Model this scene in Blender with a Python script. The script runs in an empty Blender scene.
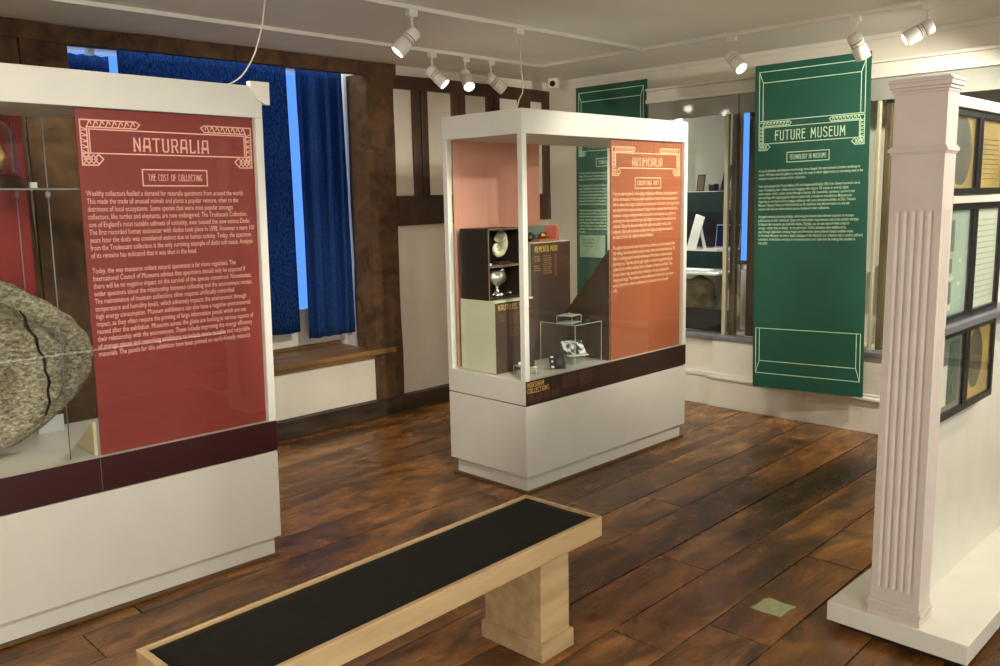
import bpy, bmesh, math, random
from mathutils import Vector, Matrix, noise
random.seed(7)
S = bpy.context.scene
COL = S.collection
PI = math.pi

# ------------------------------------------------------------------ camera
cam_d = bpy.data.cameras.new('camera'); cam = bpy.data.objects.new('camera', cam_d); COL.objects.link(cam)
PITCH, ROLL, YAW = 0.154813, -0.0207015, 0.7891102
fw = Vector((-math.sin(YAW)*math.cos(PITCH), math.cos(YAW)*math.cos(PITCH), -math.sin(PITCH)))
r0 = fw.cross(Vector((0, 0, 1))).normalized(); u0 = r0.cross(fw)
rr = math.cos(ROLL)*r0 + math.sin(ROLL)*u0; uu = -math.sin(ROLL)*r0 + math.cos(ROLL)*u0
M = Matrix((rr, uu, -fw)).transposed().to_4x4(); M.translation = (0, 0, 1.55)
cam.matrix_world = M
cam_d.sensor_width = 36; cam_d.lens = 859.456*36/1000; cam_d.clip_start = .05
S.camera = cam

# ------------------------------------------------------------------ world, exposure, lamp strengths
w = bpy.data.worlds.new('world'); S.world = w; w.use_nodes = True
w.node_tree.nodes['Background'].inputs[0].default_value = (.98, 1.0, .93, 1)
w.node_tree.nodes['Background'].inputs[1].default_value = 3.6
S.view_settings.view_transform = 'Standard'; S.view_settings.look = 'None'
S.view_settings.exposure = 0.36; S.view_settings.gamma = 1; S.view_settings.use_curve_mapping = False
S.cycles.max_bounces = 8; S.cycles.transparent_max_bounces = 24; S.cycles.glossy_bounces = 3
S.cycles.sample_clamp_indirect = 4
WARM = (1.0, .95, .82)
SPOT_W = 62

# ------------------------------------------------------------------ materials
def s2l(c):
    c /= 255
    return c/12.92 if c <= .04045 else ((c+.055)/1.055)**2.4
def rgb(r, g, b): return (s2l(r), s2l(g), s2l(b), 1)
MATS = {}
def mat(name, col, rough=.5, metal=0, var=.06, scale=8, bump=0, bscale=60, spec=.5, stretch=(1, 1, 1), coat=0, trans=0, emit=None, es=0):
    if name in MATS: return MATS[name]
    m = bpy.data.materials.new(name); m.use_nodes = True; nt = m.node_tree; n = nt.nodes; L = nt.links
    p = n['Principled BSDF']; p.inputs['Roughness'].default_value = rough; p.inputs['Metallic'].default_value = metal
    p.inputs['Specular IOR Level'].default_value = spec; p.inputs['Coat Weight'].default_value = coat
    tc = n.new('ShaderNodeTexCoord'); mp = n.new('ShaderNodeMapping'); mp.inputs['Scale'].default_value = stretch
    L.new(tc.outputs['Object'], mp.inputs[0])
    nz = n.new('ShaderNodeTexNoise'); nz.inputs['Scale'].default_value = scale; nz.inputs['Detail'].default_value = 5
    L.new(mp.outputs[0], nz.inputs[0])
    cr = n.new('ShaderNodeValToRGB'); c = col
    cr.color_ramp.elements[0].color = tuple(max(0, x*(1-var*2)) for x in c[:3])+(1,)
    cr.color_ramp.elements[1].color = tuple(min(1, x*(1+var*2)) for x in c[:3])+(1,)
    cr.color_ramp.elements[0].position = .3; cr.color_ramp.elements[1].position = .7
    L.new(nz.outputs[0], cr.inputs[0]); L.new(cr.outputs[0], p.inputs['Base Color'])
    if bump:
        b = n.new('ShaderNodeBump'); b.inputs['Strength'].default_value = bump; b.inputs['Distance'].default_value = .01
        n2 = n.new('ShaderNodeTexNoise'); n2.inputs['Scale'].default_value = bscale; n2.inputs['Detail'].default_value = 4
        L.new(mp.outputs[0], n2.inputs[0]); L.new(n2.outputs[0], b.inputs['Height']); L.new(b.outputs[0], p.inputs['Normal'])
    if emit:
        p.inputs['Emission Color'].default_value = emit; p.inputs['Emission Strength'].default_value = es
    MATS[name] = m; return m

def glass_mat(name, tint=(.985, .995, .985, 1), refl=1.0, rough=.0):
    m = bpy.data.materials.new(name); m.use_nodes = True; nt = m.node_tree; n = nt.nodes; L = nt.links
    n.remove(n['Principled BSDF'])
    t = n.new('ShaderNodeBsdfTransparent'); t.inputs[0].default_value = tint
    g = n.new('ShaderNodeBsdfGlossy'); g.inputs['Roughness'].default_value = rough; g.inputs[0].default_value = (1, 1, 1, 1)
    f = n.new('ShaderNodeFresnel'); f.inputs[0].default_value = 1.45
    mu = n.new('ShaderNodeMath'); mu.operation = 'MULTIPLY'; mu.inputs[1].default_value = refl; mu.use_clamp = True
    gm = n.new('ShaderNodeNewGeometry'); iv = n.new('ShaderNodeMath'); iv.operation = 'SUBTRACT'; iv.inputs[0].default_value = 1; L.new(gm.outputs['Backfacing'], iv.inputs[1])
    m2 = n.new('ShaderNodeMath'); m2.operation = 'MULTIPLY'
    mx = n.new('ShaderNodeMixShader'); L.new(f.outputs[0], mu.inputs[0]); L.new(mu.outputs[0], m2.inputs[0]); L.new(iv.outputs[0], m2.inputs[1]); L.new(m2.outputs[0], mx.inputs[0])
    L.new(t.outputs[0], mx.inputs[1]); L.new(g.outputs[0], mx.inputs[2]); L.new(mx.outputs[0], n['Material Output'].inputs[0])
    MATS[name] = m; return m

def fabric_mat(name, c1, c2, transl=.5, scale=90):
    m = bpy.data.materials.new(name); m.use_nodes = True; nt = m.node_tree; n = nt.nodes; L = nt.links
    n.remove(n['Principled BSDF'])
    tc = n.new('ShaderNodeTexCoord'); nz = n.new('ShaderNodeTexNoise'); nz.inputs['Scale'].default_value = scale; nz.inputs['Detail'].default_value = 3
    mp = n.new('ShaderNodeMapping'); mp.inputs['Scale'].default_value = (1, 1, .35); L.new(tc.outputs['Object'], mp.inputs[0]); L.new(mp.outputs[0], nz.inputs[0])
    cr = n.new('ShaderNodeValToRGB'); cr.color_ramp.elements[0].color = c1; cr.color_ramp.elements[1].color = c2
    cr.color_ramp.elements[0].position = .35; cr.color_ramp.elements[1].position = .68; L.new(nz.outputs[0], cr.inputs[0])
    d = n.new('ShaderNodeBsdfDiffuse'); t = n.new('ShaderNodeBsdfTranslucent'); mx = n.new('ShaderNodeMixShader'); mx.inputs[0].default_value = transl
    L.new(cr.outputs[0], d.inputs[0]); L.new(cr.outputs[0], t.inputs[0]); L.new(d.outputs[0], mx.inputs[1]); L.new(t.outputs[0], mx.inputs[2])
    L.new(mx.outputs[0], n['Material Output'].inputs[0]); MATS[name] = m; return m

def emis_mat(name, col, st):
    m = bpy.data.materials.new(name); m.use_nodes = True; n = m.node_tree.nodes; n.remove(n['Principled BSDF'])
    e = n.new('ShaderNodeEmission'); e.inputs[0].default_value = col; e.inputs[1].default_value = st
    m.node_tree.links.new(e.outputs[0], n['Material Output'].inputs[0]); MATS[name] = m; return m

def floor_mat():
    m = bpy.data.materials.new('old_floorboards'); m.use_nodes = True; nt = m.node_tree; n = nt.nodes; L = nt.links; p = n['Principled BSDF']
    tc = n.new('ShaderNodeTexCoord'); gm = n.new('ShaderNodeNewGeometry')
    cb = n.new('ShaderNodeCombineXYZ'); mu = n.new('ShaderNodeMath'); mu.operation = 'MULTIPLY'; mu.inputs[1].default_value = 9.0
    L.new(gm.outputs['Random Per Island'], mu.inputs[0])
    L.new(mu.outputs[0], cb.inputs[1]); L.new(mu.outputs[0], cb.inputs[2])
    ad = n.new('ShaderNodeVectorMath'); ad.operation = 'ADD'; L.new(tc.outputs['Object'], ad.inputs[0]); L.new(cb.outputs[0], ad.inputs[1])
    def nz(sc, det, st, rough=.55, src=ad, dist=0):
        mp = n.new('ShaderNodeMapping'); mp.inputs['Scale'].default_value = st; L.new(src.outputs[0], mp.inputs[0])
        k = n.new('ShaderNodeTexNoise'); k.inputs['Scale'].default_value = sc; k.inputs['Detail'].default_value = det; k.inputs['Roughness'].default_value = rough
        k.inputs['Distortion'].default_value = dist
        L.new(mp.outputs[0], k.inputs[0]); return k
    def ramp(src, stops):
        c = n.new('ShaderNodeValToRGB'); e = c.color_ramp.elements
        while len(e) < len(stops): e.new(.5)
        for i, (a, b) in enumerate(stops): e[i].position = a; e[i].color = b
        L.new(src, c.inputs[0]); return c
    def mix(fac, a, b, t='MIX'):
        x = n.new('ShaderNodeMix'); x.data_type = 'RGBA'; x.blend_type = t
        if isinstance(fac, float): x.inputs[0].default_value = fac
        else: L.new(fac, x.inputs[0])
        L.new(a, x.inputs[6]); L.new(b, x.inputs[7]); return x.outputs[2]
    base = nz(2.2, 6, (1.6, .5, 1), .6, dist=.6)
    c0 = ramp(base.outputs[0], [(.30, rgb(70, 43, 21)), (.44, rgb(116, 76, 36)), (.56, rgb(152, 102, 52)), (.70, rgb(194, 140, 78))])
    grain = nz(30, 6, (3.0, .16, 1), .7)
    c1 = ramp(grain.outputs[0], [(.30, (.62, .60, .58, 1)), (.62, (1.08, 1.06, 1.02, 1))])
    col = mix(.8, c0.outputs[0], c1.outputs[0], 'MULTIPLY')
    # per plank tone
    c2 = ramp(gm.outputs['Random Per Island'], [(0, (.72, .68, .64, 1)), (.5, (.95, .92, .88, 1)), (1, (1.12, 1.04, .96, 1))])
    col = mix(.8, col, c2.outputs[0], 'MULTIPLY')
    # dark worn-in stains in patches and streaks
    st1 = nz(2.6, 8, (2.0, .75, 1), .68, src=tc if False else ad, dist=1.2)
    s1 = ramp(st1.outputs[0], [(.46, (0, 0, 0, 1)), (.62, (1, 1, 1, 1))])
    dk = n.new('ShaderNodeRGB'); dk.outputs[0].default_value = rgb(38, 27, 18)
    m1 = n.new('ShaderNodeMath'); m1.operation = 'MULTIPLY'; m1.inputs[1].default_value = .78; L.new(s1.outputs[0], m1.inputs[0])
    col = mix(m1.outputs[0], col, dk.outputs[0])
    sp = nz(34, 5, (1, .6, 1), .68); s2 = ramp(sp.outputs[0], [(.60, (0, 0, 0, 1)), (.72, (1, 1, 1, 1))])
    m2 = n.new('ShaderNodeMath'); m2.operation = 'MULTIPLY'; m2.inputs[1].default_value = .8; L.new(s2.outputs[0], m2.inputs[0])
    col = mix(m2.outputs[0], col, dk.outputs[0])
    L.new(col, p.inputs['Base Color'])
    ro = ramp(st1.outputs[0], [(.3, (.20, .20, .20, 1)), (.7, (.38, .38, .38, 1))]); L.new(ro.outputs[0], p.inputs['Roughness'])
    p.inputs['Specular IOR Level'].default_value = .5
    b = n.new('ShaderNodeBump'); b.inputs['Strength'].default_value = .35; b.inputs['Distance'].default_value = .004
    L.new(grain.outputs[0], b.inputs['Height'])
    b2 = n.new('ShaderNodeBump'); b2.inputs['Strength'].default_value = .5; b2.inputs['Distance'].default_value = .012
    big = nz(3.5, 3, (1.5, .4, 1)); L.new(big.outputs[0], b2.inputs['Height']); L.new(b.outputs[0], b2.inputs['Normal']); L.new(b2.outputs[0], p.inputs['Normal'])
    MATS['old_floorboards'] = m; return m

def beam_mat():
    m = mat('old_oak_beam', rgb(74, 50, 27), .8, var=.0)
    nt = m.node_tree; n = nt.nodes; L = nt.links; p = n['Principled BSDF']
    tc = n.new('ShaderNodeTexCoord')
    k = n.new('ShaderNodeTexNoise'); k.inputs['Scale'].default_value = 7; k.inputs['Detail'].default_value = 8; k.inputs['Roughness'].default_value = .65; k.inputs['Distortion'].default_value = .8
    L.new(tc.outputs['Object'], k.inputs[0])
    c = n.new('ShaderNodeValToRGB'); e = c.color_ramp.elements; e[0].position = .3; e[0].color = rgb(44, 28, 14); e[1].position = .72; e[1].color = rgb(108, 76, 44)
    L.new(k.outputs[0], c.inputs[0]); L.new(c.outputs[0], p.inputs['Base Color'])
    b = n.new('ShaderNodeBump'); b.inputs['Strength'].default_value = .5; b.inputs['Distance'].default_value = .01; L.new(k.outputs[0], b.inputs['Height']); L.new(b.outputs[0], p.inputs['Normal'])
    return m

def stone_mat():
    m = mat('fossil_stone', rgb(120, 112, 92), .85, var=0)
    nt = m.node_tree; n = nt.nodes; L = nt.links; p = n['Principled BSDF']
    tc = n.new('ShaderNodeTexCoord'); mp = n.new('ShaderNodeMapping'); mp.inputs['Scale'].default_value = (1, .8, 1.5); L.new(tc.outputs['Object'], mp.inputs[0])
    k = n.new('ShaderNodeTexNoise'); k.inputs['Scale'].default_value = 62; k.inputs['Detail'].default_value = 9; k.inputs['Roughness'].default_value = .75; k.inputs['Distortion'].default_value = .4
    L.new(mp.outputs[0], k.inputs[0])
    c = n.new('ShaderNodeValToRGB'); e = c.color_ramp.elements; e[0].position = .36; e[0].color = rgb(78, 70, 52); e[1].position = .66; e[1].color = rgb(226, 218, 192)
    x = e.new(.5); x.color = rgb(158, 148, 122)
    L.new(k.outputs[0], c.inputs[0])
    k2 = n.new('ShaderNodeTexNoise'); k2.inputs['Scale'].default_value = 5; k2.inputs['Detail'].default_value = 5; L.new(tc.outputs['Object'], k2.inputs[0])
    c2 = n.new('ShaderNodeValToRGB'); c2.color_ramp.elements[0].position = .35; c2.color_ramp.elements[0].color = (.40, .38, .32, 1); c2.color_ramp.elements[1].position = .6
    L.new(k2.outputs[0], c2.inputs[0])
    mx = n.new('ShaderNodeMix'); mx.data_type = 'RGBA'; mx.blend_type = 'MULTIPLY'; mx.inputs[0].default_value = .9
    L.new(c.outputs[0], mx.inputs[6]); L.new(c2.outputs[0], mx.inputs[7]); L.new(mx.outputs[2], p.inputs['Base Color'])
    b = n.new('ShaderNodeBump'); b.inputs['Strength'].default_value = .9; b.inputs['Distance'].default_value = .01; L.new(k.outputs[0], b.inputs['Height']); L.new(b.outputs[0], p.inputs['Normal'])
    return m

PLASTER = mat('white_plaster', rgb(226, 218, 202), .9, var=.03, scale=3, bump=.25, bscale=14)
CEIL = mat('ceiling_paint', rgb(242, 238, 228), .7, var=.015, scale=2, bump=.15, bscale=6)
PAINT = mat('white_gloss_paint', rgb(226, 222, 208), .35, var=.015, bump=.05, bscale=20)
CASEW = mat('white_case_laminate', rgb(206, 201, 189), .38, var=.01)
LIDW = mat('white_case_lid', rgb(212, 209, 198), .45, var=.01)
PILLAR = mat('matt_white_paint', rgb(214, 200, 190), .6, var=.02, bump=.1, bscale=40)
OAK = beam_mat()
DOAK = mat('dark_varnished_oak', rgb(66, 40, 20), .45, var=.25, scale=5, bump=.3, bscale=25, stretch=(1, 1, .3))
SKIRT = mat('dark_worn_skirting', rgb(62, 48, 32), .6, var=.3, scale=12, bump=.4, bscale=30, stretch=(1, .3, 1))
SILLW = mat('sill_brown_wood', rgb(122, 90, 54), .45, var=.22, scale=6, bump=.2, bscale=30, stretch=(3, .3, 1))
BENCHW = mat('pale_oak_veneer', rgb(186, 156, 114), .42, var=.10, scale=9, bump=.08, bscale=40, stretch=(2.5, .35, 2.5))
BENCHP = mat('black_seat_vinyl', rgb(24, 22, 16), .8, spec=.25, var=.12, scale=25, bump=.15, bscale=300)
MAROON = mat('maroon_band', rgb(52, 14, 18), .4, var=.03)
BROWNB = mat('dark_brown_band', rgb(48, 27, 20), .4, var=.03)
REDP = mat('red_panel_print', rgb(130, 44, 38), .5, var=.03, scale=2)
ORANGEP = mat('orange_panel_print', rgb(160, 86, 52), .5, var=.03, scale=2)
GREENP = mat('green_banner_print', rgb(28, 86, 68), .5, var=.04, scale=2)
PINKT = mat('pale_pink_ink', rgb(238, 180, 165), .6, var=0)
PEACHT = mat('peach_ink', rgb(255, 205, 160), .6, var=0)
MINTT = mat('pale_mint_ink', rgb(200, 232, 196), .6, var=0)
GOLDT = mat('gold_ink', rgb(222, 178, 104), .6, var=0)
TANT = mat('dim_tan_ink', rgb(138, 104, 72), .6, var=0)
BLOCKL = mat('pale_green_white_block', rgb(206, 205, 176), .5, var=.02)
BLOCKD = mat('dark_brown_block', rgb(76, 58, 50), .5, var=.03)
BLACKD = mat('near_black_brown', rgb(38, 28, 22), .5, var=.04)
OLIVE = mat('dark_olive_brace', rgb(66, 44, 16), .5, var=.05)
SEAM = mat('shadow_gap_black', rgb(30, 26, 22), .8, var=0)
FIXW = mat('white_fixture_enamel', rgb(232, 228, 218), .35, var=0)
FIXD = mat('dark_vent_slots', rgb(60, 58, 54), .6, var=0)
STEEL = mat('brushed_steel', rgb(140, 140, 146), .55, metal=.6, var=.05)
BLACK = mat('black_plastic', rgb(18, 18, 19), .35, var=.05)
BLACKF = mat('black_frame_gloss', rgb(20, 20, 16), .3, var=.05)
SILVER = mat('polished_silver', rgb(210, 208, 202), .2, metal=.95, var=.05)
PEARL = mat('pearl_shell', rgb(236, 226, 196), .3, var=.12, scale=14, coat=.4, bump=.2, bscale=40)
WHITEC = mat('white_card', rgb(226, 228, 226), .5, var=.01)
GREENT = mat('dark_teal_shelf_face', rgb(28, 52, 50), .4, var=.08)
TILE = mat('pale_green_floor_tape', rgb(190, 198, 146), .6, var=.12, scale=30)
STONE = stone_mat()
CRACK = mat('dark_crack', rgb(20, 17, 12), .9, var=.1)
GLASS = glass_mat('display_glass', refl=1.1)
GLASS2 = glass_mat('picture_glass', refl=1.2)
ACRYL = glass_mat('acrylic_sheet', tint=(.96, .98, .97, 1), refl=1.8)
FLOORM = floor_mat()
BLIND = fabric_mat('blue_blind_cloth', rgb(26, 56, 104), rgb(66, 104, 162), .72, 130)
CURT = fabric_mat('blue_curtain_cloth', rgb(48, 82, 136), rgb(72, 112, 172), .72, 200)
SKY = emis_mat('daylight_outside', (.11, .31, 1.0, 1), 1.02)
LAMPF = emis_mat('lamp_face', (1, .88, .68, 1), 22)

# ------------------------------------------------------------------ object helpers
def link(o, parent=None):
    COL.objects.link(o)
    if parent is not None: o.parent = parent
    return o
def thing(name, label, cat, loc=(0, 0, 0), rot=(0, 0, 0), group=None):
    o = bpy.data.objects.new(name, None); link(o); o.location = loc; o.rotation_euler = rot; o.empty_display_size = .05
    o['label'] = label; o['category'] = cat
    if group: o['group'] = group
    return o
def tag(o, label, cat, group=None):
    o['label'] = label; o['category'] = cat
    if group: o['group'] = group
    return o
class MB:
    def __init__(s): s.b = bmesh.new(); s.mats = []
    def mi(s, m):
        if m is None: return 0
        if m not in s.mats: s.mats.append(m)
        return s.mats.index(m)
    def box(s, lo, hi, m=None, bev=0, rot=None, piv=None):
        x0, y0, z0 = lo; x1, y1, z1 = hi
        vs = [s.b.verts.new(p) for p in ((x0, y0, z0), (x1, y0, z0), (x1, y1, z0), (x0, y1, z0), (x0, y0, z1), (x1, y0, z1), (x1, y1, z1), (x0, y1, z1))]
        fs = [s.b.faces.new([vs[i] for i in q]) for q in ((3, 2, 1, 0), (4, 5, 6, 7), (0, 1, 5, 4), (1, 2, 6, 5), (2, 3, 7, 6), (3, 0, 4, 7))]
        k = s.mi(m)
        for f in fs: f.material_index = k
        if bev:
            es = list({e for f in fs for e in f.edges}); r = bmesh.ops.bevel(s.b, geom=es, offset=bev, segments=2, affect='EDGES', profile=.6)
            vs = list({v for f in r['faces'] for v in f.verts} | {v for v in vs if v.is_valid})
            for f in {f for v in vs for f in v.link_faces}: f.material_index = k
        if rot is not None:
            piv = Vector(piv or ((x0+x1)/2, (y0+y1)/2, (z0+z1)/2))
            for v in vs:
                if v.is_valid: v.co = rot @ (v.co-piv)+piv
        return s
    def poly(s, pts, thick, m=None):      # pts: 3D coplanar list, thick: offset vector
        t = Vector(thick); k = s.mi(m)
        a = [s.b.verts.new(p) for p in pts]; c = [s.b.verts.new(Vector(p)+t) for p in pts]
        F = [s.b.faces.new(a[::-1]), s.b.faces.new(c)]
        n = len(pts)
        for i in range(n): F.append(s.b.faces.new((a[i], a[(i+1) % n], c[(i+1) % n], c[i])))
        for f in F: f.material_index = k
        return s
    def lathe(s, prof, c=(0, 0, 0), seg=24, m=None, R=None):
        k = s.mi(m); rings = []
        for r, z in prof:
            ring = []
            for i in range(seg):
                a = 2*PI*i/seg; v = Vector((r*math.cos(a), r*math.sin(a), z))
                if R is not None: v = R @ v
                ring.append(s.b.verts.new(v+Vector(c)))
            rings.append(ring)
        for A, B in zip(rings, rings[1:]):
            for i in range(seg):
                f = s.b.faces.new((A[i], A[(i+1) % seg], B[(i+1) % seg], B[i])); f.material_index = k; f.smooth = True
        for ring, rev in ((rings[0], True), (rings[-1], False)):
            f = s.b.faces.new(ring[::-1] if rev else ring); f.material_index = k
        return s
    def tube(s, pts, rad, m=None, seg=10):
        k = s.mi(m); rings = []; pts = [Vector(p) for p in pts]; N = len(pts)
        for i, p in enumerate(pts):
            d = (pts[min(i+1, N-1)]-pts[max(i-1, 0)]).normalized()
            a = d.cross(Vector((0, 0, 1)) if abs(d.z) < .9 else Vector((1, 0, 0))).normalized(); b = d.cross(a)
            r = rad[i] if isinstance(rad, (list, tuple)) else rad
            rings.append([s.b.verts.new(p+(a*math.cos(2*PI*j/seg)+b*math.sin(2*PI*j/seg))*r) for j in range(seg)])
        for A, B in zip(rings, rings[1:]):
            for j in range(seg):
                f = s.b.faces.new((A[j], A[(j+1) % seg], B[(j+1) % seg], B[j])); f.material_index = k; f.smooth = True
        f = s.b.faces.new(rings[0][::-1]); f.material_index = k; f = s.b.faces.new(rings[-1]); f.material_index = k
        return s
    def build(s, name, m=None, parent=None, smooth=False):
        bmesh.ops.recalc_face_normals(s.b, faces=s.b.faces[:])
        me = bpy.data.meshes.new(name); s.b.to_mesh(me); s.b.free()
        ms = s.mats if s.mats else [m]
        if s.mats and m is not None and m not in ms: ms = ms
        for x in ms: me.materials.append(x)
        if smooth:
            for f in me.polygons: f.use_smooth = True
        o = bpy.data.objects.new(name, me); return link(o, parent)
def struct(o): o['kind'] = 'structure'; return o
def sbox(name, lo, hi, m, bev=0): return struct(MB().box(lo, hi, m, bev).build(name))

def text_mesh(body, size, m, name, parent, loc, R, width=None, maxh=None, align='LEFT', spacing=1.0, bold=0.0, thick=.0004):
    cu = bpy.data.curves.new('txt', 'FONT'); cu.body = body; cu.size = size; cu.align_x = align; cu.space_line = spacing
    cu.resolution_u = 2; cu.offset = bold; cu.extrude = 0
    t = bpy.data.objects.new('txt', cu); COL.objects.link(t)
    bpy.context.view_layer.update()
    me = bpy.data.meshes.new_from_object(t.evaluated_get(bpy.context.evaluated_depsgraph_get()))
    bpy.data.objects.remove(t); bpy.data.curves.remove(cu)
    xs = [v.co.x for v in me.vertices]; ys = [v.co.y for v in me.vertices]
    sx = width/(max(xs)-min(xs)) if width else 1; sy = maxh/(max(ys)-min(ys)) if maxh else 1
    ox = min(xs) if align == 'LEFT' else 0; oy = max(ys)
    for v in me.vertices: v.co = R @ Vector(((v.co.x-ox)*sx, (v.co.y-oy)*sy, thick))
    me.materials.clear(); me.materials.append(m); me.name = name
    o = bpy.data.objects.new(name, me); link(o, parent); o.location = loc; return o
# panel frames: 2D (right, up) -> 3D.  FX faces +X, FY faces -Y
FX = Matrix(((0, 0, 1), (1, 0, 0), (0, 1, 0)))
FY = Matrix(((1, 0, 0), (0, 0, -1), (0, 1, 0)))
class P2:            # 2D ink on a panel
    def __init__(s): s.m = MB()
    def seg(s, a, b, w):
        a = Vector(a); b = Vector(b); d = b-a
        if d.length < 1e-6: return s
        d.normalize(); n = Vector((-d.y, d.x))*w/2; a = a-d*w/2; b = b+d*w/2
        s.m.poly([Vector((*q, 0)) for q in (a-n, b-n, b+n, a+n)], (0, 0, .0006)); return s
    def line(s, pts, w, closed=False):
        for i in range(len(pts)-(0 if closed else 1)): s.seg(pts[i], pts[(i+1) % len(pts)], w)
        return s
    def rect(s, x0, y0, x1, y1, w): return s.line([(x0, y0), (x1, y0), (x1, y1), (x0, y1)], w, True)
    def fill(s, x0, y0, x1, y1): s.m.poly([Vector(q) for q in ((x0, y0, 0), (x1, y0, 0), (x1, y1, 0), (x0, y1, 0))], (0, 0, .0006)); return s
    def build(s, name, m, parent, loc, R):
        for v in s.m.b.verts: v.co = R @ v.co
        o = s.m.build(name, m, parent); o.location = loc; return o
# narrow art-nouveau capitals, drawn as strokes in a 0.6 x 1 cell
G = {
 'A': (.56, [[(.02, 0), (.1, 1), (.5, 1), (.54, 0)], [(.05, .38), (.53, .38)], [(.05, .30), (.53, .30)]]),
 'C': (.5, [[(.5, .86), (.42, 1), (.14, 1), (.04, .85), (.04, .15), (.14, 0), (.42, 0), (.5, .14)]]),
 'D': (.54, [[(.04, 0), (.04, 1), (.36, 1), (.52, .8), (.52, .2), (.36, 0), (.04, 0)]]),
 'E': (.44, [[(.44, 1), (.05, 1), (.05, 0), (.44, 0)], [(.05, .66), (.38, .66)], [(.05, .58), (.38, .58)]]),
 'F': (.44, [[(.44, 1), (.05, 1), (.05, 0)], [(.05, .62), (.36, .62)], [(.05, .54), (.36, .54)]]),
 'G': (.52, [[(.5, .86), (.42, 1), (.14, 1), (.04, .85), (.04, .15), (.14, 0), (.42, 0), (.5, .12), (.5, .44), (.28, .44)]]),
 'H': (.52, [[(.05, 0), (.05, 1)], [(.48, 0), (.48, 1)], [(.05, .66), (.48, .66)], [(.05, .58), (.48, .58)]]),
 'I': (.14, [[(.07, 0), (.07, 1)]]),
 'K': (.5, [[(.05, 0), (.05, 1)], [(.46, 1), (.07, .5), (.48, 0)]]),
 'L': (.42, [[(.05, 1), (.05, 0), (.42, 0), (.42, .1)]]),
 'M': (.66, [[(.03, 0), (.08, 1), (.34, .35), (.58, 1), (.63, 0)]]),
 'N': (.54, [[(.05, 0), (.05, 1), (.5, 0), (.5, 1)]]),
 'O': (.54, [[(.14, 0), (.04, .18), (.04, .82), (.14, 1), (.42, 1), (.52, .82), (.52, .18), (.42, 0)], [(.14, 0), (.42, 0)]]),
 'R': (.52, [[(.05, 0), (.05, 1), (.4, 1), (.49, .88), (.49, .58), (.4, .46), (.05, .46)], [(.3, .46), (.5, 0)]]),
 'S': (.5, [[(.47, .86), (.38, 1), (.14, 1), (.05, .88), (.05, .68), (.14, .58), (.38, .46), (.48, .34), (.48, .12), (.38, 0), (.13, 0), (.03, .14)]]),
 'T': (.5, [[(.0, 1), (.5, 1)], [(.25, 1), (.25, 0)]]),
 'U': (.52, [[(.05, 1), (.05, .14), (.15, 0), (.4, 0), (.49, .14), (.49, 1)]]),
 'Y': (.5, [[(.03, 1), (.03, .66), (.25, .5), (.48, .66), (.48, 1)], [(.25, .5), (.25, 0)]]),
 ' ': (.3, []),
}
def lettering(p, s, x0, x1, y0, y1, wt=.15):
    tot = sum(G[c][0]+.26 for c in s)-.26; kx = (x1-x0)/tot; ky = y1-y0; x = x0
    for c in s:
        wd, st = G[c]
        for l in st: p.line([(x+a*kx, y0+b*ky) for a, b in l], min(kx, ky)*wt)
        if c in 'NMFIHTRLUA' and ky > .04:      # little serifs
            for (a, b) in {l[0] for l in st}: p.seg((x+(a-.06)*kx, y0+b*ky), (x+(a+.06)*kx, y0+b*ky), min(kx, ky)*wt*.8)
        x += (wd+.26)*kx
def title_frame(p, x0, y0, x1, y1, lw):
    """double box with fretwork corner brackets: box spans x0..x1, y0..y1"""
    W = x1-x0; g = W*.045
    p.rect(x0+g, y0+g*.3, x1-g, y1-g, lw)
    for sx in (0, 1):
        X = lambda u: x0+u if sx == 0 else x1-u
        L = W*.30; t = g*.75
        p.line([(X(0), y0-g*1.1), (X(0), y1+t*.1), (X(L), y1+t*.1)], lw*1.1); p.line([(X(t), y0-g*.2), (X(t), y1-t), (X(L), y1-t)], lw*1.1)
        n = 8
        for i in range(n):      # zig-zag fret
            a = t+(L-t)*i/n; p.line([(X(a), y1-t), (X(a+(L-t)/n*.5), y1+t*.1), (X(a+(L-t)/n*.75), y1-t*.5)], lw*.9)
        m = 6
        for i in range(m):
            b = y1-t-(y1-y0+g*.2)*i/m*.95; p.line([(X(0), b), (X(t), b-(y1-y0)/m*.5), (X(t*.3), b-(y1-y0)/m*.6)], lw*.9)
        p.line([(X(L), y1-t), (X(L+t*.6), y1-t*.3), (X(L), y1+t*.1)], lw)
        # knot at the foot
        kx = t*3.0; yb = y0-g*1.1
        p.line([(X(0), yb), (X(kx*.8), yb), (X(kx*1.1), yb+g*.7), (X(kx*.8), yb+g*1.4), (X(0), yb+g*1.4)], lw*1.1)
        for i in range(3):
            a = kx*.25*(i+.3); p.line([(X(a), yb+g*.2), (X(a+kx*.2), yb+g*.7), (X(a), yb+g*1.2)], lw); p.line([(X(a+kx*.25), yb+g*.2), (X(a+kx*.05), yb+g*.7), (X(a+kx*.25), yb+g*1.2)], lw)

# ================================================================== ROOM
CZ = 2.51
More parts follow.
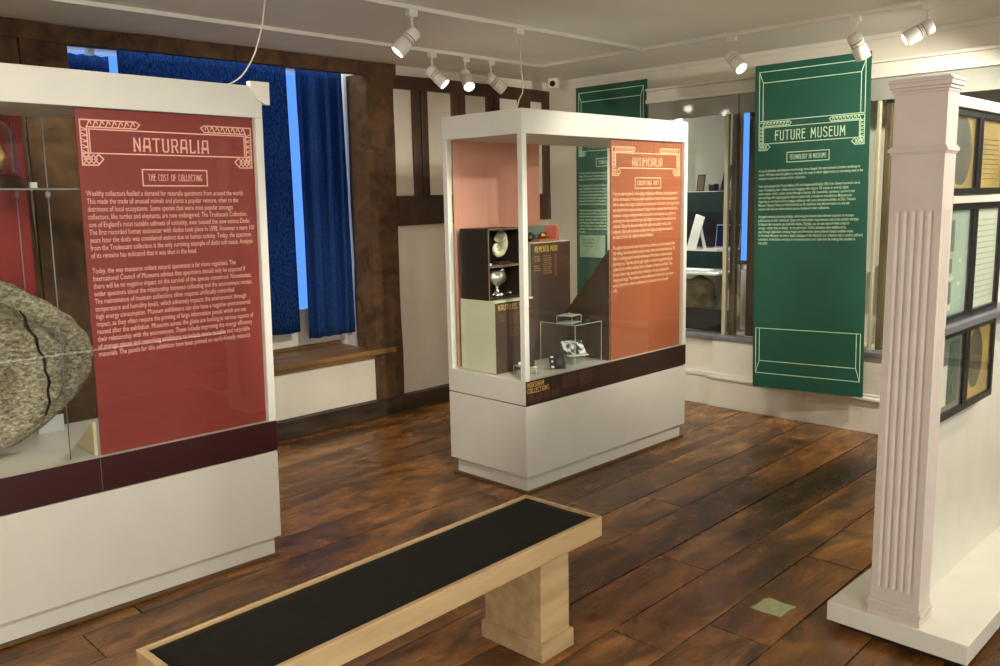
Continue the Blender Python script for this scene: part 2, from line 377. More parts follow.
# floor: old wide boards running away from the camera, one mesh
fb = MB(); rnd = random.Random(3); DX = -.021
def fx(k, y): return -1.33-.2385*k+DX*(y-3)
joints = {0: [-.4, 2.59, 3.40, 5.9], 1: [.7, 2.32, 4.9], 2: [-.9, 2.99, 6.0], 3: [1.3, 4.2], 4: [.1, 3.55], 8: [1.2, 3.7]}
for k in range(-13, 16):
    js = joints.get(k) or [rnd.uniform(-1.2, .8)+i*rnd.uniform(1.9, 3.2) for i in range(3)]
    js = [-2.2]+sorted(j for j in js if -2 < j < 5.7)+[5.75]
    for a, b in zip(js, js[1:]):
        g = .0022+rnd.random()*.0016; dz = rnd.uniform(-.0015, .0015)
        x0a, x0b = fx(k+1, a)+g, fx(k+1, b)+g; x1a, x1b = fx(k, a)-g, fx(k, b)-g
        pts = [(x0a, a+g, dz), (x1a, a+g, dz), (x1b, b-g, dz), (x0b, b-g, dz)]
        fb.poly([Vector(p)-Vector((0, 0, .02)) for p in pts], (0, 0, .02), FLOORM)
fb.box((-5.2, -2.2, -.05), (1.9, 5.9, -.018), SEAM)
struct(fb.build('floor'))
sbox('ceiling', (-5.1, -2.2, CZ), (1.9, 6.0, CZ+.1), CEIL)

sbox('wall_front', (-5.1, -2.4, 0), (1.9, -2.2, CZ), mat('pink_beige_plaster', rgb(208, 182, 164), .9, var=.03))
sbox('wall_right', (1.9, 1.4, 0), (2.05, 6.0, CZ), PLASTER)
# ---- left (window) wall, plaster face at x=-5.02
WX = -5.02
wl = MB()
wl.box((-5.6, -2.2, 0), (WX, 1.735, CZ), PLASTER)
wl.box((-5.6, 1.735, 0), (WX, 3.70, .44), PLASTER)
wl.box((-5.6, 3.70, 0), (WX, 5.95, CZ), PLASTER)
wl.box((-5.6, 1.735, 2.48), (-5.36, 3.70, CZ), PLASTER)
wl.box((-5.6, 1.735, .44), (-5.46, 3.70, .74), PLASTER)
struct(wl.build('wall_left'))
def knobbly(name, lo, hi, m, amp=.008, n=10):
    b = MB().box(lo, hi, m); bm = b.b
    long = max(range(3), key=lambda i: hi[i]-lo[i])
    es = [e for e in bm.edges if abs((e.verts[0].co-e.verts[1].co)[long]) > (hi[long]-lo[long])*.9]
    bmesh.ops.subdivide_edges(bm, edges=es, cuts=n, use_grid_fill=True)
    for v in bm.verts:
        nv = noise.noise_vector(v.co*2.3+Vector(lo)); v.co.x += nv.x*amp
        if long == 1: v.co.z += nv.z*amp
        else: v.co.y += nv.y*amp
    return struct(b.build(name))
knobbly('trim_1', (WX-.01, -2.2, 2.415), (-4.97, 3.95, 2.505), OAK, .012, 24)       # head beam over the window
knobbly('trim_2', (-5.22, 3.69, .0), (-4.985, 3.925, 2.43), OAK, .01, 10)             # post right of the window
knobbly('trim_3', (WX-.01, .95, .0), (-4.99, 1.50, 2.42), OAK, .01, 10)
knobbly('trim_4', (WX-.01, 1.51, .0), (-4.985, 1.745, 2.42), OAK, .01, 10)
knobbly('trim_5', (WX-.01, 3.93, 2.345), (-4.99, 5.62, 2.44), DOAK, .008, 12)
knobbly('trim_6', (WX-.01, 3.93, 1.37), (-4.985, 5.62, 1.585), DOAK, .006, 12)
n = 7
for (a, b) in ((4.115, 4.25), (4.50, 4.63), (4.87, 5.005), (5.235, 5.365), (5.53, 5.62)):
    t = MB().box((WX-.01, a, 1.58), (-4.99, (a+b)/2-.004, 2.35), DOAK, .004).box((WX-.01, (a+b)/2-.004, 1.58), (-5.005, (a+b)/2+.004, 2.35), SEAM).box((WX-.01, (a+b)/2+.004, 1.58), (-4.99, b, 2.35), DOAK, .004)
    struct(t.build('trim_%d' % n)); n += 1
knobbly('baseboard_left', (-5.03, -2.2, 0), (-4.95, 5.53, .115), SKIRT, .004, 30)
# sill board with a moulded nose, back trim
sl = MB().box((-5.47, 1.735, .455), (-4.975, 3.69, .49), SILLW, .006).box((-4.99, 3.62, .455), (-4.955, 3.84, .49), SILLW, .005).box((-5.02, 1.735, .425), (-4.995, 3.69, .455), SILLW, .004).box((-5.46, 1.735, .49), (-5.44, 3.69, .515), SILLW, .003)
struct(sl.build('trim_16'))
# window: white sashes with glazing bars, daylight outside
wn = MB()
for (y0, y1) in ((1.735, 2.06), (2.26, 3.26), (3.46, 3.70)):
    wn.box((-5.50, y0, .74), (-5.45, y0+.04, 2.49), PAINT, .004).box((-5.50, y1-.04, .74), (-5.45, y1, 2.49), PAINT, .004)
    for z in (1.15, 1.60, 2.05): wn.box((-5.49, y0, z), (-5.46, y1, z+.035), PAINT)
wn.box((-5.50, 1.735, .74), (-5.45, 3.70, .78), PAINT, .004)
wf = struct(wn.build('window_1'))
wp = MB().box((-5.482, 1.76, .77), (-5.478, 3.68, 2.48), GLASS); wp.build('pane', GLASS, wf)
struct(MB().box((-5.9, .9, .3), (-5.88, 4.6, 3.2), SKY).build('daylight_sky'))

# ---- far wall at y = 5.53
FYW = 5.53
fwm = MB()
fwm.box((-5.1, 5.60, 0), (-3.93, 5.9, CZ), PLASTER)
fwm.box((-3.93, FYW, 0), (1.9, 5.62, .50), PLASTER)
fwm.box((-3.93, 5.60, 2.235), (1.9, 6.1, CZ), PLASTER)
fwm.box((-3.93, 6.02, .0), (1.9, 6.1, CZ), PLASTER)
fwm.box((-3.93, 5.62, .42), (1.9, 6.02, .50), PLASTER)
struct(fwm.build('wall_back'))
struct(MB().box((-3.93, 5.505, 0), (-3.345, 5.53, .215), PAINT, .004).box((-3.93, 5.495, .215), (-3.345, 5.53, .25), PAINT, .008)
       .box((-3.345, 5.485, 0), (1.9, 5.53, .21), PAINT, .004).box((-3.345, 5.47, .21), (1.9, 5.53, .235), PAINT, .008).box((-3.345, 5.50, .235), (1.9, 5.53, .255), PAINT, .006).build('baseboard_back'))
struct(MB().box((-3.33, 5.505, .255), (1.9, 5.53, .50), PAINT, .003).build('trim_13'))
struct(MB().box((-3.94, 5.505, 2.235), (1.9, 5.60, 2.262), PAINT, .006).box((-3.94, 5.52, 2.262), (1.9, 5.60, 2.325), PAINT, .006).box((-3.94, 5.50, 2.325), (1.9, 5.60, 2.345), PAINT, .008).build('trim_14'))
struct(MB().box((-5.02, 5.59, CZ-.03), (1.9, 5.60, CZ), PAINT, .004).build('trim_15'))

# ================================================================== BUILT-IN WALL CABINET
cabt = thing('wall_display_cabinet', 'long glazed display cabinet built into the far wall above white panelling', 'cabinet', (-3.93, 5.55, .5))
def cb(name, lo, hi, m, bev=0, par=cabt):
    o = Vector((3.93, -5.55, -.5)); lo2 = Vector(lo)+o; hi2 = Vector(hi)+o
    return MB().box(lo2, hi2, m, bev).build(name, m, par)
GREYB = mat('grey_cabinet_back', rgb(150, 150, 140), .7, var=.03)
FASC = mat('grey_fascia', rgb(160, 160, 148), .07, var=.02)
TIMB = mat('weathered_timber', rgb(104, 88, 60), .7, var=.25, scale=6, bump=.5, bscale=20, stretch=(3, 3, .3))
cb('back_panel', (-3.93, 5.99, .5), (-3.39, 6.01, 2.235), GREYB)
cb('back_panel', (-2.30, 5.99, .5), (1.5, 6.01, 2.235), GREYB)
cb('fascia', (-3.93, 5.535, 2.105), (-3.175, 5.56, 2.235), FASC)
cb('fascia', (-3.165, 5.535, 2.105), (1.5, 5.56, 2.235), FASC)
cb('sill_rail', (-3.93, 5.49, .50), (1.5, 5.60, .53), STEEL, .004)
cb('mullion', (-3.275, 5.535, .53), (-3.245, 5.565, 2.105), mat('cream_mullion', rgb(190, 182, 150), .5), .003)
cb('timber_post', (-3.24, 5.575, .53), (-3.198, 5.62, 2.105), TIMB, .006)
cb('timber_post', (-3.122, 5.60, .53), (-3.05, 5.66, 2.105), DOAK, .01)
cb('mullion', (-2.215, 5.535, .53), (-2.195, 5.565, 2.105), MATS['cream_mullion'], .003)
cb('timber_post', (-2.19, 5.60, .53), (-2.145, 5.70, 2.105), TIMB, .008)
cb('glass_pane', (-3.93, 5.54, .53), (-3.10, 5.546, 2.105), GLASS)
cb('glass_pane', (-3.10, 5.555, .53), (1.5, 5.561, 2.105), GLASS)
# narrow slit window behind the posts
st = struct(MB().box((-3.352, 5.93, 1.05), (-3.298, 5.95, 2.14), SKY).build('window_2'))
MB().box((-3.385, 5.92, 1.02), (-3.352, 5.96, 2.16), DOAK).box((-3.298, 5.92, 1.02), (-3.27, 5.96, 2.16), DOAK).box((-3.365, 5.92, 2.14), (-3.29, 5.96, 2.16), DOAK).box((-3.365, 5.92, 1.02), (-3.29, 5.96, 1.05), DOAK).box((-3.345, 5.925, .52), (-3.30, 5.96, .98), PAINT).build('window_frame', DOAK, st)
cb('cloth_lining', (-3.27, 5.90, .55), (-3.19, 5.93, 2.2), mat('dark_navy_cloth', rgb(16, 18, 30), .9))
# shelves: white boards over dark printed fascias
for z, h in ((1.575, .15), (1.135, .13), (.965, .0), (.60, .0)):
    cb('shelf', (-3.92, 5.66, z-.015), (-3.40, 5.97, z), WHITEC, .002)
    if h: cb('shelf_fascia', (-3.92, 5.645, z-h), (-3.30, 5.66, z-.005), GREENT)
cb('shelf_fascia', (-3.92, 5.645, .535), (-3.29, 5.66, .70), mat('black_plinth_face', rgb(14, 22, 22), .3))
cb('dark_backing', (-3.92, 5.93, 1.15), (-3.40, 5.95, 1.43), BLACK)
cb('shelf', (-2.14, 5.70, 1.235), (-1.3, 5.97, 1.25), WHITEC, .002); cb('shelf_fascia', (-2.14, 5.69, 1.15), (-1.3, 5.70, 1.235), GREENT)
for z in (2.20, 1.50, 1.08):  # glowing strips and area lamps added to brighten the dark cabinet interior
    cl = cb('fill_strip', (-3.90, 5.68, z-.012), (-3.32, 5.70, z), mat('fill_strip_face', rgb(250, 244, 230), .5, emit=(1, .95, .86, 1), es=.8))
    l = bpy.data.lights.new('fill_lamp', 'AREA'); l.shape = 'RECTANGLE'; l.size = .55; l.size_y = .02; l.energy = .8; l.color = (1, .95, .86)
    lo = bpy.data.objects.new('fill_lamp', l); COL.objects.link(lo); lo.location = (-3.61, 5.69, z-.014); lo.rotation_euler = (.5, 0, 0)
# things on those shelves
def leaning(name, label, cat, c, w, h, t, m, m2, lean, yaw=0, grp=None):
    r = thing(name, label, cat, c, (-lean, 0, yaw), grp)
    MB().box((-w/2, 0, 0), (w/2, t, h), m, .003).build('body', m, r)
    MB().box((-w/2+.008, -.001, .012), (w/2-.008, .002, h-.012), m2).build('screen', m2, r)
    return r
NAVY = mat('navy_screen', rgb(16, 30, 70), .2)
leaning('mobile_phone', 'small brown-backed phone leaning on the top cabinet shelf, left of two', 'phone', (-3.60, 5.74, 1.575), .06, .13, .01, BLACK, mat('brown_screen', rgb(90, 62, 48), .3), .25, .2)
leaning('tablet', 'dark blue tablet leaning at the right end of the top cabinet shelf', 'tablet', (-3.40, 5.74, 1.575), .075, .20, .01, BLACK, NAVY, .3, -.2)
MB().box((-3.53, 5.74, 1.575), (-3.47, 5.80, 1.63), BLACK, .01).build('gadget')
tag(bpy.data.objects['gadget'], 'small grey gadget between the phone and tablet on the top cabinet shelf', 'gadget')
r = thing('folded_card', 'white folded card standing on the middle shelf of the wall cabinet', 'card', (-3.63, 5.75, 1.135))
MB().box((-.09, 0, 0), (-.01, .008, .27), WHITEC, .001, Matrix.Rotation(.30, 3, 'Y'), (-.05, 0, 0)).build('front_leaf', WHITEC, r)
MB().box((.03, .05, 0), (.055, .058, .24), WHITEC, .001, Matrix.Rotation(-.25, 3, 'Y'), (.03, .05, 0)).build('rear_leaf', WHITEC, r)
r = thing('laptop', 'open laptop with dark screen on the middle shelf of the wall cabinet', 'laptop', (-3.40, 5.76, 1.135))
MB().box((-.11, -.09, 0), (.10, .06, .015), WHITEC, .003).build('keyboard', WHITEC, r)
MB().box((-.11, .06, .015), (.10, .07, .19), STEEL, .003, Matrix.Rotation(-.12, 3, 'X'), (0, .06, .015)).build('lid', STEEL, r)
MB().box((-.10, .055, .025), (.09, .0585, .18), NAVY, 0, Matrix.Rotation(-.12, 3, 'X'), (0, .06, .015)).build('screen', NAVY, r)
tag(MB().box((-3.82, 5.68, .965), (-3.50, 5.80, .985), WHITEC, .004).build('open_booklet'), 'flat white booklet lying on the lower shelf of the wall cabinet', 'booklet')
# lump of rock under the shelves
def lump(name, c, sx, sy, sz, m, amp=.25, sub=4, seed=0, fl=True):
    bm = bmesh.new(); bmesh.ops.create_icosphere(bm, subdivisions=sub, radius=1)
    for v in bm.verts:
        d = 1+amp*noise.noise(v.co*1.6+Vector((seed, 0, 0)))+amp*.4*noise.noise(v.co*4+Vector((0, seed, 0)))
        v.co = Vector((v.co.x*sx*d, v.co.y*sy*d, v.co.z*sz*d))
    mz = min(v.co.z for v in bm.verts)
    for v in bm.verts: v.co = v.co-Vector((0, 0, mz))
    me = bpy.data.meshes.new(name); bm.to_mesh(me); bm.free(); me.materials.append(m)
    for f in me.polygons: f.use_smooth = True
    o = bpy.data.objects.new(name, me); link(o); o.location = c; return o
ROCK = mat('brown_rock', rgb(96, 84, 60), .9, var=.3, scale=10, bump=.6, bscale=20)
tag(lump('fossil_block', (-3.66, 5.80, .60), .18, .10, .15, ROCK, .3, 4, 3), 'large brown fossil block at the bottom of the wall cabinet', 'fossil')
tag(lump('fossil_block', (-3.38, 5.86, .60), .07, .06, .12, mat('cream_rock', rgb(206, 198, 172), .9, var=.1), .25, 3, 9), 'smaller cream rock standing right of the brown fossil block', 'fossil')
tag(lump('stone_specimen', (-2.02, 5.82, .53), .09, .08, .30, ROCK, .15, 3, 5), 'tall brown stone specimen in the wall cabinet beside the fluted pillar', 'fossil')
text_mesh('COLLECTIONS', .03, MINTT, 'plate_text', cabt, (-2.12+3.93, 5.688-5.55, 1.21-.5), FY, .16)

# ================================================================== GREEN BANNERS
def banner(loc, label, W, H, rot):
    t = thing('banner', label, 'banner', loc, rot, 'green hanging banners on the far wall')
    MB().box((0, -.004, 0), (W, .006, H), GREENP, .001).build('board', GREENP, t)
    p = P2(); lw = .005; z = H
    p.rect(.03, z-.36, W-.03, z-.045, lw); p.line([(.03, z-.045), (.055, z-.115), (W-.055, z-.115), (W-.03, z-.045)], lw)
    p.line([(.055, z-.115), (.055, z-.36)], lw); p.line([(W-.055, z-.115), (W-.055, z-.36)], lw)
    b0, b1 = .10, .41
    p.rect(.02, b0, W-.02, b1, lw); p.line([(.02, b0), (.045, b0+.085), (W-.045, b0+.085), (W-.02, b0)], lw); p.line([(.045, b0+.085), (.045, b1)], lw); p.line([(W-.045, b0+.085), (W-.045, b1)], lw)
    title_frame(p, .03, z-.515, W-.03, z-.372, .005)
    lettering(p, 'FUTURE MUSEUM', W*.19, W*.80, z-.486, z-.428, .13)
    p.rect(W*.30, z-.632, W*.67, z-.570, lw); lettering(p, 'TECHNOLOGY IN MUSEUMS', W*.325, W*.645, z-.615, z-.587, .16)
    p.build('line_artwork', MINTT, t, (0, -.0046, 0), FY)
    tx = ("As social attitudes and advances in technology have changed, the way museums function continues to\n"
          "evolve. We have used this gallery to introduce the ways in which digital tools are now being used in the\n"
          "museum to share the objects in their collections.\n\n"
          "New technologies like Virtual Reality (VR) and Augmented Reality (AR) have allowed museums more\n"
          "ways of displaying their collections and engaging with visitors. VR creates an entirely digital\n"
          "environment, which is often viewed through a headset. AR, meanwhile, combines a person's real\n"
          "surroundings with digital graphics that are added with a headset or smartphone. Museums are\n"
          "beginning to use these tools to engage audiences with more interactive exhibits. In 2021, France's\n"
          "Museum Natural History in Paris launched an AR exhibition that allowed visitors to see and\n"
          "interact with life-size extinct animal species displayed in their collections.\n\n"
          "Alongside enhancing existing displays, technological advances have allowed museums to increase\n"
          "public access to their collections. Space and conservation requirements restrict the number and type\n"
          "of objects that museums can physically display. Digitally, you can see much of what is kept in\n"
          "storage - rather than on display - at any given time. Online databases allow exhibits to be\n"
          "seen through digitisation, creating images and information about physical objects available online.\n"
          "At Horsham Museum, we have a digital catalogue of the objects in our collection that is used by staff and\n"
          "volunteers. In the future, we hope to increase access to our collections by making this available to\n"
          "the public.")
    text_mesh(tx, .02, MINTT, 'body_text', t, (.03, -.0046, H-.672), FY, W-.055, .50, bold=.0002)
    return t
banner((-2.907, 5.345, .232), 'tall green banner titled FUTURE MUSEUM hanging between the white pillar and the orange-panelled case', .728, 2.145, (0, math.radians(-.95), math.radians(6.6)))
b2 = banner((-4.65, 5.545, .225), 'green banner on the far wall half hidden behind the orange-panelled glass case', .69, 2.20, (0, 0, math.radians(1.0)))
# small easel sign seen low through the case glass, in front of the hidden banner
es = thing('information_card', 'pale green framed card on the far wall, seen low through the tall case glass', 'card', (-4.60, 5.518, 1.06))
MB().box((0, 0, 0), (.26, .012, .18), mat('pale_green_card', rgb(150, 176, 150), .5), .002).build('board', None, es)
text_mesh('Please touch\nthe objects\nin this case', .026, BLACKD, 'card_text', es, (.03, -.001, .155), FY)

# ================================================================== GLASS CASES
LC, DC = 1.485, .60
def vitrine(label, loc, rot, band, sz=1.0):
    t = thing('display_case', label, 'display case', loc, rot, 'tall glass display cases on white bases')
    Z = lambda z: z*sz
    MB().box((-DC+.035, -LC+.022, 0), (-.022, -.022, Z(.092)), CASEW, .002).build('plinth', CASEW, t)
    MB().box((-DC+.015, -LC+.006, 0), (-.006, -.006, .012), mat('brown_floor_lip', rgb(92, 66, 40), .6)).build('floor_lip', None, t)
    MB().box((-DC, -LC, Z(.092)), (0, 0, Z(.478)), CASEW, .003).build('base_cabinet', CASEW, t)
    MB().box((-DC+.012, -LC+.012, Z(.478)), (-.012, -.012, Z(.484)), SEAM).build('shadow_gap', SEAM, t)
    MB().box((-DC, -LC, Z(.484)), (-.0015, 0, Z(.612)), CASEW, .002).build('tray', CASEW, t)
    MB().box((-.002, -LC+.001, Z(.485)), (.002, -LC/2-.001, Z(.613)), band).build('printed_band', band, t)
    MB().box((-.002, -LC/2+.001, Z(.485)), (.002, -.001, Z(.613)), band).build('printed_band', band, t)
    lid = MB().box((-DC, -LC, Z(1.876)), (0, 0, Z(2.0)), LIDW, .004).build('lid', LIDW, t)
    pw = .034
    for (x, y) in ((0, 0), (0, -LC+pw), (-DC+pw, 0), (-DC+pw, -LC+pw)):
        MB().box((x-pw, y-pw if y == 0 else y-pw, Z(.612)), (x, y, Z(1.876)), LIDW, .003).build('corner_post', LIDW, t)
    g = .006; ins = .012
    for x in (-ins, -DC+ins+g):
        for (a, b) in ((-LC+pw, -LC/2-.0012), (-LC/2+.0012, -pw)):
            MB().box((x-g, a, Z(.612)), (x, b, Z(1.876)), GLASS).build('glass_pane', GLASS, t)
    for y in (-ins, -LC+ins+g):
        MB().box((-DC+pw, y-g, Z(.612)), (-pw, y, Z(1.876)), GLASS).build('glass_pane', GLASS, t)
    return t
def inner(name, label, cat, base, loc, group=None, rot=(0, 0, 0)):   # an object standing in a case
    M_ = base.matrix_basis if False else Matrix.Translation(base.location) @ base.rotation_euler.to_matrix().to_4x4()
    w_ = M_ @ Vector(loc); e = (base.rotation_euler.to_matrix() @ Matrix.Rotation(rot[2], 3, 'Z') @ Matrix.Rotation(rot[0], 3, 'X')).to_euler()
    return thing(name, label, cat, w_, e, group)
def info_panel(base, label, m, mt, w, title, sub, body, sz, bh, dy=0):
    """graphic panel behind the right-hand front pane; local origin is its lower left corner"""
    t = inner('exhibition_poster', label, 'information panel', base, (-.026, -.745+dy, .614*sz), 'printed title panels in the cases')
    H = 1.26*sz
    MB().box((-.008, .008, 0), (0, w, H), m, .001).build('board', m, t)
    p = P2(); x0, x1 = .022, w-.022
    title_frame(p, x0, H-.166, x1, H-.042, .0045)
    lettering(p, title, x0+(x1-x0)*.28, x0+(x1-x0)*.72, H-.144, H-.098, .13)
    p.rect(w*.33, H-.272, w*.69, H-.212, .0045); lettering(p, sub, w*.36, w*.66, H-.253, H-.230, .15)
    p.build('line_artwork', mt, t, (.0004, 0, 0), FX)
    text_mesh(body, .02, mt, 'body_text', t, (.0004, .026, H-.290), FX, w-.05, bh, bold=0)
    return t
nat = ("Wealthy collectors fuelled a demand for naturalia specimens from around the world.\n"
 "This made the trade of unusual animals and plants a popular venture, often to the\n"
 "detriment of local ecosystems. Some species that were once popular amongst\n"
 "collectors, like turtles and elephants, are now endangered. The Tradescant Collection,\n"
 "one of England's most notable cabinets of curiosity, even housed the now extinct Dodo.\n"
 "The first recorded human encounter with dodos took place in 1598. However a mere 100\n"
 "years later the dodo was considered extinct due to human activity. Today, the specimen\n"
 "from the Tradescant collection is the only surviving example of dodo soft tissue. Analysis\n"
 "of its remains has indicated that it was shot in the head.\n\n"
 "Today, the way museums collect natural specimens is far more regulated. The\n"
 "International Council of Museums advises that specimens should only be acquired if\n"
 "there will be no negative impact on the survival of the species concerned. Nonetheless,\n"
 "wider questions about the relationship between collecting and the environment remain.\n"
 "The maintenance of museum collections often requires artificially controlled\n"
 "temperature and humidity levels, which adversely impacts the environment through\n"
 "high energy consumption. Museum exhibitions can also have a negative environmental\n"
 "impact, as they often require the printing of large information panels which are not\n"
 "reused after the exhibition. Museums across the globe are looking at various aspects of\n"
 "their relationship with the environment. These include improving the energy efficiency\n"
 "of storage spaces and reworking exhibitions to include more reusable and recyclable\n"
 "materials. The panels for this exhibition have been printed on earth-friendly material.")
art = ("Today we take for granted a wide-ranging art landscape of different, varied programmes of\n"
 "galleries and museums. In the past, people explored the crossover between nature and art\n"
 "with the objects they bought, collected and commissioned, to be shown to their peers. Some\n"
 "were inspired by the shapes and textures of nature; others combined them with elaborate\n"
 "metalwork, turning an everyday material such as shell, wood and stone, ivory, amber, or\n"
 "something rarer into a work of art that could delight and surprise all those who saw the\n"
 "collection. Objects like these were often both useful and beautiful, marvels of the\n"
 "craftsman's skill as well as of nature, and they were highly prized by their owners in\n"
 "the cabinets of their day, crafted by the best of makers.\n\n"
 "The objects in this case have been chosen from our collection for their material and for\n"
 "their making. Some were made by people close by; others came from further away. The\n"
 "effect of combining natural materials with human craft has been to make each piece\n"
 "surprising to us. They were often bought as gifts or souvenirs, brought home by sea\n"
 "captains and by travellers, and later given to museums so that they would last. They\n"
 "can tell us about trade, about the taste of collectors in the past, and about the\n"
 "changing technology. They continue to inspire makers and collectors who now create\n"
 "exciting things that are shown in galleries and in collections all over the world\n"
 "today.")
# centre case
CX, CY = -3.0, 4.642
cc = vitrine('tall white-framed glass case with an orange ARTIFICIALIA panel, in the middle of the room', (CX, CY, 0), (0, 0, 0), BROWNB, .996)
info_panel(cc, 'orange panel titled ARTIFICIALIA inside the middle glass case', ORANGEP, PEACHT, .715, 'ARTIFICIALIA', 'CREATING ART', art, .996, .58)
# left case
SZ = 1.011
lc = vitrine('tall white-framed glass case with a red NATURALIA panel at the left of the room', (-3.281, 1.86, 0), (-.007, .02, .005), MAROON, SZ)
info_panel(lc, 'red panel titled NATURALIA inside the left glass case', REDP, PINKT, .712, 'NATURALIA', 'THE COST OF COLLECTING', nat, SZ, .615, .010)
cap = MB().poly([(0, 0, 0), (0, -.085, 0), (0, -.085, -.01), (0, -.078, -.04), (0, -.055, -.07), (0, -.02, -.088), (0, 0, -.09)], (.03, 0, 0)).build('corner_cap', FIXW, lc)
cap.location = (-.02, .03, 2.04)
# braces standing behind each front panel, back panels of each case
def case_backs(base, m, mb, labels, sz, hh, dd=.545):
    t = inner('panel_brace', labels[0], 'panel brace', base, (-.036, -.748, .6135*sz))
    MB().poly([(0, 0, 0), (0, 0, hh), (-dd, 0, 0)], (0, .012, 0)).build('board', mb, t)
    t = inner('back_panel', labels[1], 'information panel', base, (-DC+.035, -LC+.045, .6135*sz))
    MB().box((-.006, 0, 0), (0, .70, 1.262*sz), m, .001).build('board', m, t)
    return t
case_backs(cc, mat('salmon_back_panel', rgb(200, 142, 120), .5, var=.02), OLIVE, ('dark olive triangular brace behind the orange ARTIFICIALIA panel', 'plain salmon back panel behind the nautilus shells'), .996, .64)
case_backs(lc, mat('deep_red_back_panel', rgb(140, 22, 20), .5, var=.02), mat('beige_brace', rgb(196, 182, 146), .5), ('beige triangular brace at the foot of the red NATURALIA panel', 'deep red back panel behind the stone slab'), SZ, .13, .20)
# writing on the band of the centre case
p = P2(); lettering(p, 'HORSHAM', .0, .125, .032, .056, .12); lettering(p, 'COLLECTIONS', 0, .165, 0, .024, .12)
o = p.build('band_lettering', GOLDT, cc, (.0022, -LC+.012, .545), FX)
for i, (a, wd, n) in enumerate(((.01, .045, 4), (.07, .045, 4), (.13, .05, 4), (.19, .06, 4), (.28, .12, 7), (.42, .12, 7))):
    z = .535 if i < 4 else .597
    text_mesh('\n'.join(random.choice(['object name and date', 'given by a collector', 'ivory and silver box', 'carved stone tablet', 'shell and silver cup']) for _ in range(n)), .01, TANT, 'caption_text', cc, (.0022, -LC+.01+a, z), FX, wd, .012*n*.85)

# ---- contents of the centre case (local coords: x back, y along, floor z=.614)
FZ = .612
def cin(name, label, cat, loc, group=None, rot=(0, 0, 0)): return inner(name, label, cat, cc, loc, group, rot)
# nautilus plinth; world y 3.19..3.53 -> local y -1.45..-1.16
nb = cin('display_block', 'pale display block with a dark front titled NAUTILUS SHELL', 'display block', (-.53, -1.445, FZ))
MB().box((0, 0, 0), (.275, .30, .395), BLOCKL, .002).build('block', BLOCKL, nb)
MB().box((.275, .0, 0), (.278, .30, .385), BLOCKD).build('front_face', BLOCKD, nb)
p = P2(); lettering(p, 'NAUTILUS SHELL', .02, .27, .345, .372, .13); p.build('block_lettering', GOLDT, nb, (.2785, 0, 0), FX)
for (a, b, wd, n) in ((.02, .325, .06, 4), (.10, .325, .08, 6), (.20, .325, .08, 6), (.10, .245, .08, 5)):
    text_mesh('\n'.join(['nautilus shells were prized', 'by collectors and mounted', 'in silver as drinking cups'][k % 3] for k in range(n)), .01, TANT, 'caption_text', nb, (.2785, a, b), FX, wd, .0105*n)
# shelf box with two niches
sb = cin('shelf_box', 'dark open-fronted box with two niches on top of the nautilus block', 'shelf box', (-.52, -1.445, FZ+.396))
mbx = MB()
W_, H_, D_ = .29, .385, .22
mbx.box((0, 0, 0), (D_, .012, H_), BLACKD).box((0, W_-.012, 0), (D_, W_, H_), BLACKD).box((0, .012, H_-.012), (D_, W_-.012, H_), BLACKD).box((0, .012, 0), (D_, W_-.012, .012), BLACKD).box((0, .012, .012), (.01, W_-.012, H_-.012), BLACKD)
mbx.build('carcass', BLACKD, sb)
MB().box((.01, .012, .175), (D_-.002, W_-.012, .187), mat('brown_shelf_edge', rgb(112, 92, 66), .5)).build('shelf', None, sb)
MB().box((D_, 0, 0), (D_+.003, .006, H_), MATS['brown_shelf_edge']).box((D_, W_-.006, 0), (D_+.003, W_, H_), MATS['brown_shelf_edge']).box((D_, 0, H_-.006), (D_+.003, W_, H_), MATS['brown_shelf_edge']).build('edge_trim', None, sb)
def nautilus(par, R, m, flip=1, turns=1.5):
    b = MB(); pts = []; rad = []
    N = 70
    for i in range(N):
        t = turns*2*PI*i/(N-1); k = math.exp(.23*(t-turns*2*PI))
        a = t+PI*.42-turns*2*PI
        pts.append((.012*k, flip*R*.56*k*math.cos(a), R*.66*k*math.sin(a))); rad.append(R*.345*k*(1+.12*(i > N-6)*(i-N+6)/5))
    b.tube(pts, rad, m, 18); o = b.build('shell', m, par); return o
def niche_loc(y, z): return (-.52+.115, -1.445+y, FZ+.396+z)
n1 = cin('nautilus_shell', 'cream polished nautilus shell in the upper niche', 'shell', niche_loc(.150, .188))
sh = nautilus(n1, .098, PEARL); sh.location = (.02, 0, .088)
MB().box((-.02, -.03, 0), (.07, .06, .012), BLACKD, .003).build('stand', BLACKD, n1)
tag(MB().box((-.006, -.006, 0), (.006, .006, .012), WHITEC, .002).build('cube_marker'), 'tiny white number cube beside the upper nautilus shell', 'marker')
bpy.data.objects['cube_marker'].location = (CX-.52+.205, CY-1.445+.03, FZ+.396+.187)
n2 = cin('silver_cup', 'silver-mounted nautilus cup in the lower niche', 'cup', niche_loc(.135, .0125))
MB().lathe([(.045, 0), (.048, .008), (.02, .02), (.010, .04), (.018, .05), (.008, .058)], (.03, 0, 0), 20, SILVER).build('foot', SILVER, n2)
o = lump('shell_bowl', (0, 0, 0), .045, .062, .045, mat('tarnished_silver', rgb(170, 166, 156), .28, metal=.6, var=.2, scale=20, bump=.4), .12, 4, 2); o.parent = n2; o.location = (.03, 0, .055)
sh = nautilus(n2, .045, SILVER, -1); sh.location = (.035, .035, .115)
for k, (yy, l) in enumerate(((-.05, 'left'), (.075, 'right'))):
    tag(lump('silver_trinket', (CX-.52+.17, CY-1.445+.135+yy, FZ+.396+.0125), .016, .016, .012, SILVER, .4, 2, k), 'small silver trinket to the %s of the nautilus cup foot' % l, 'trinket')
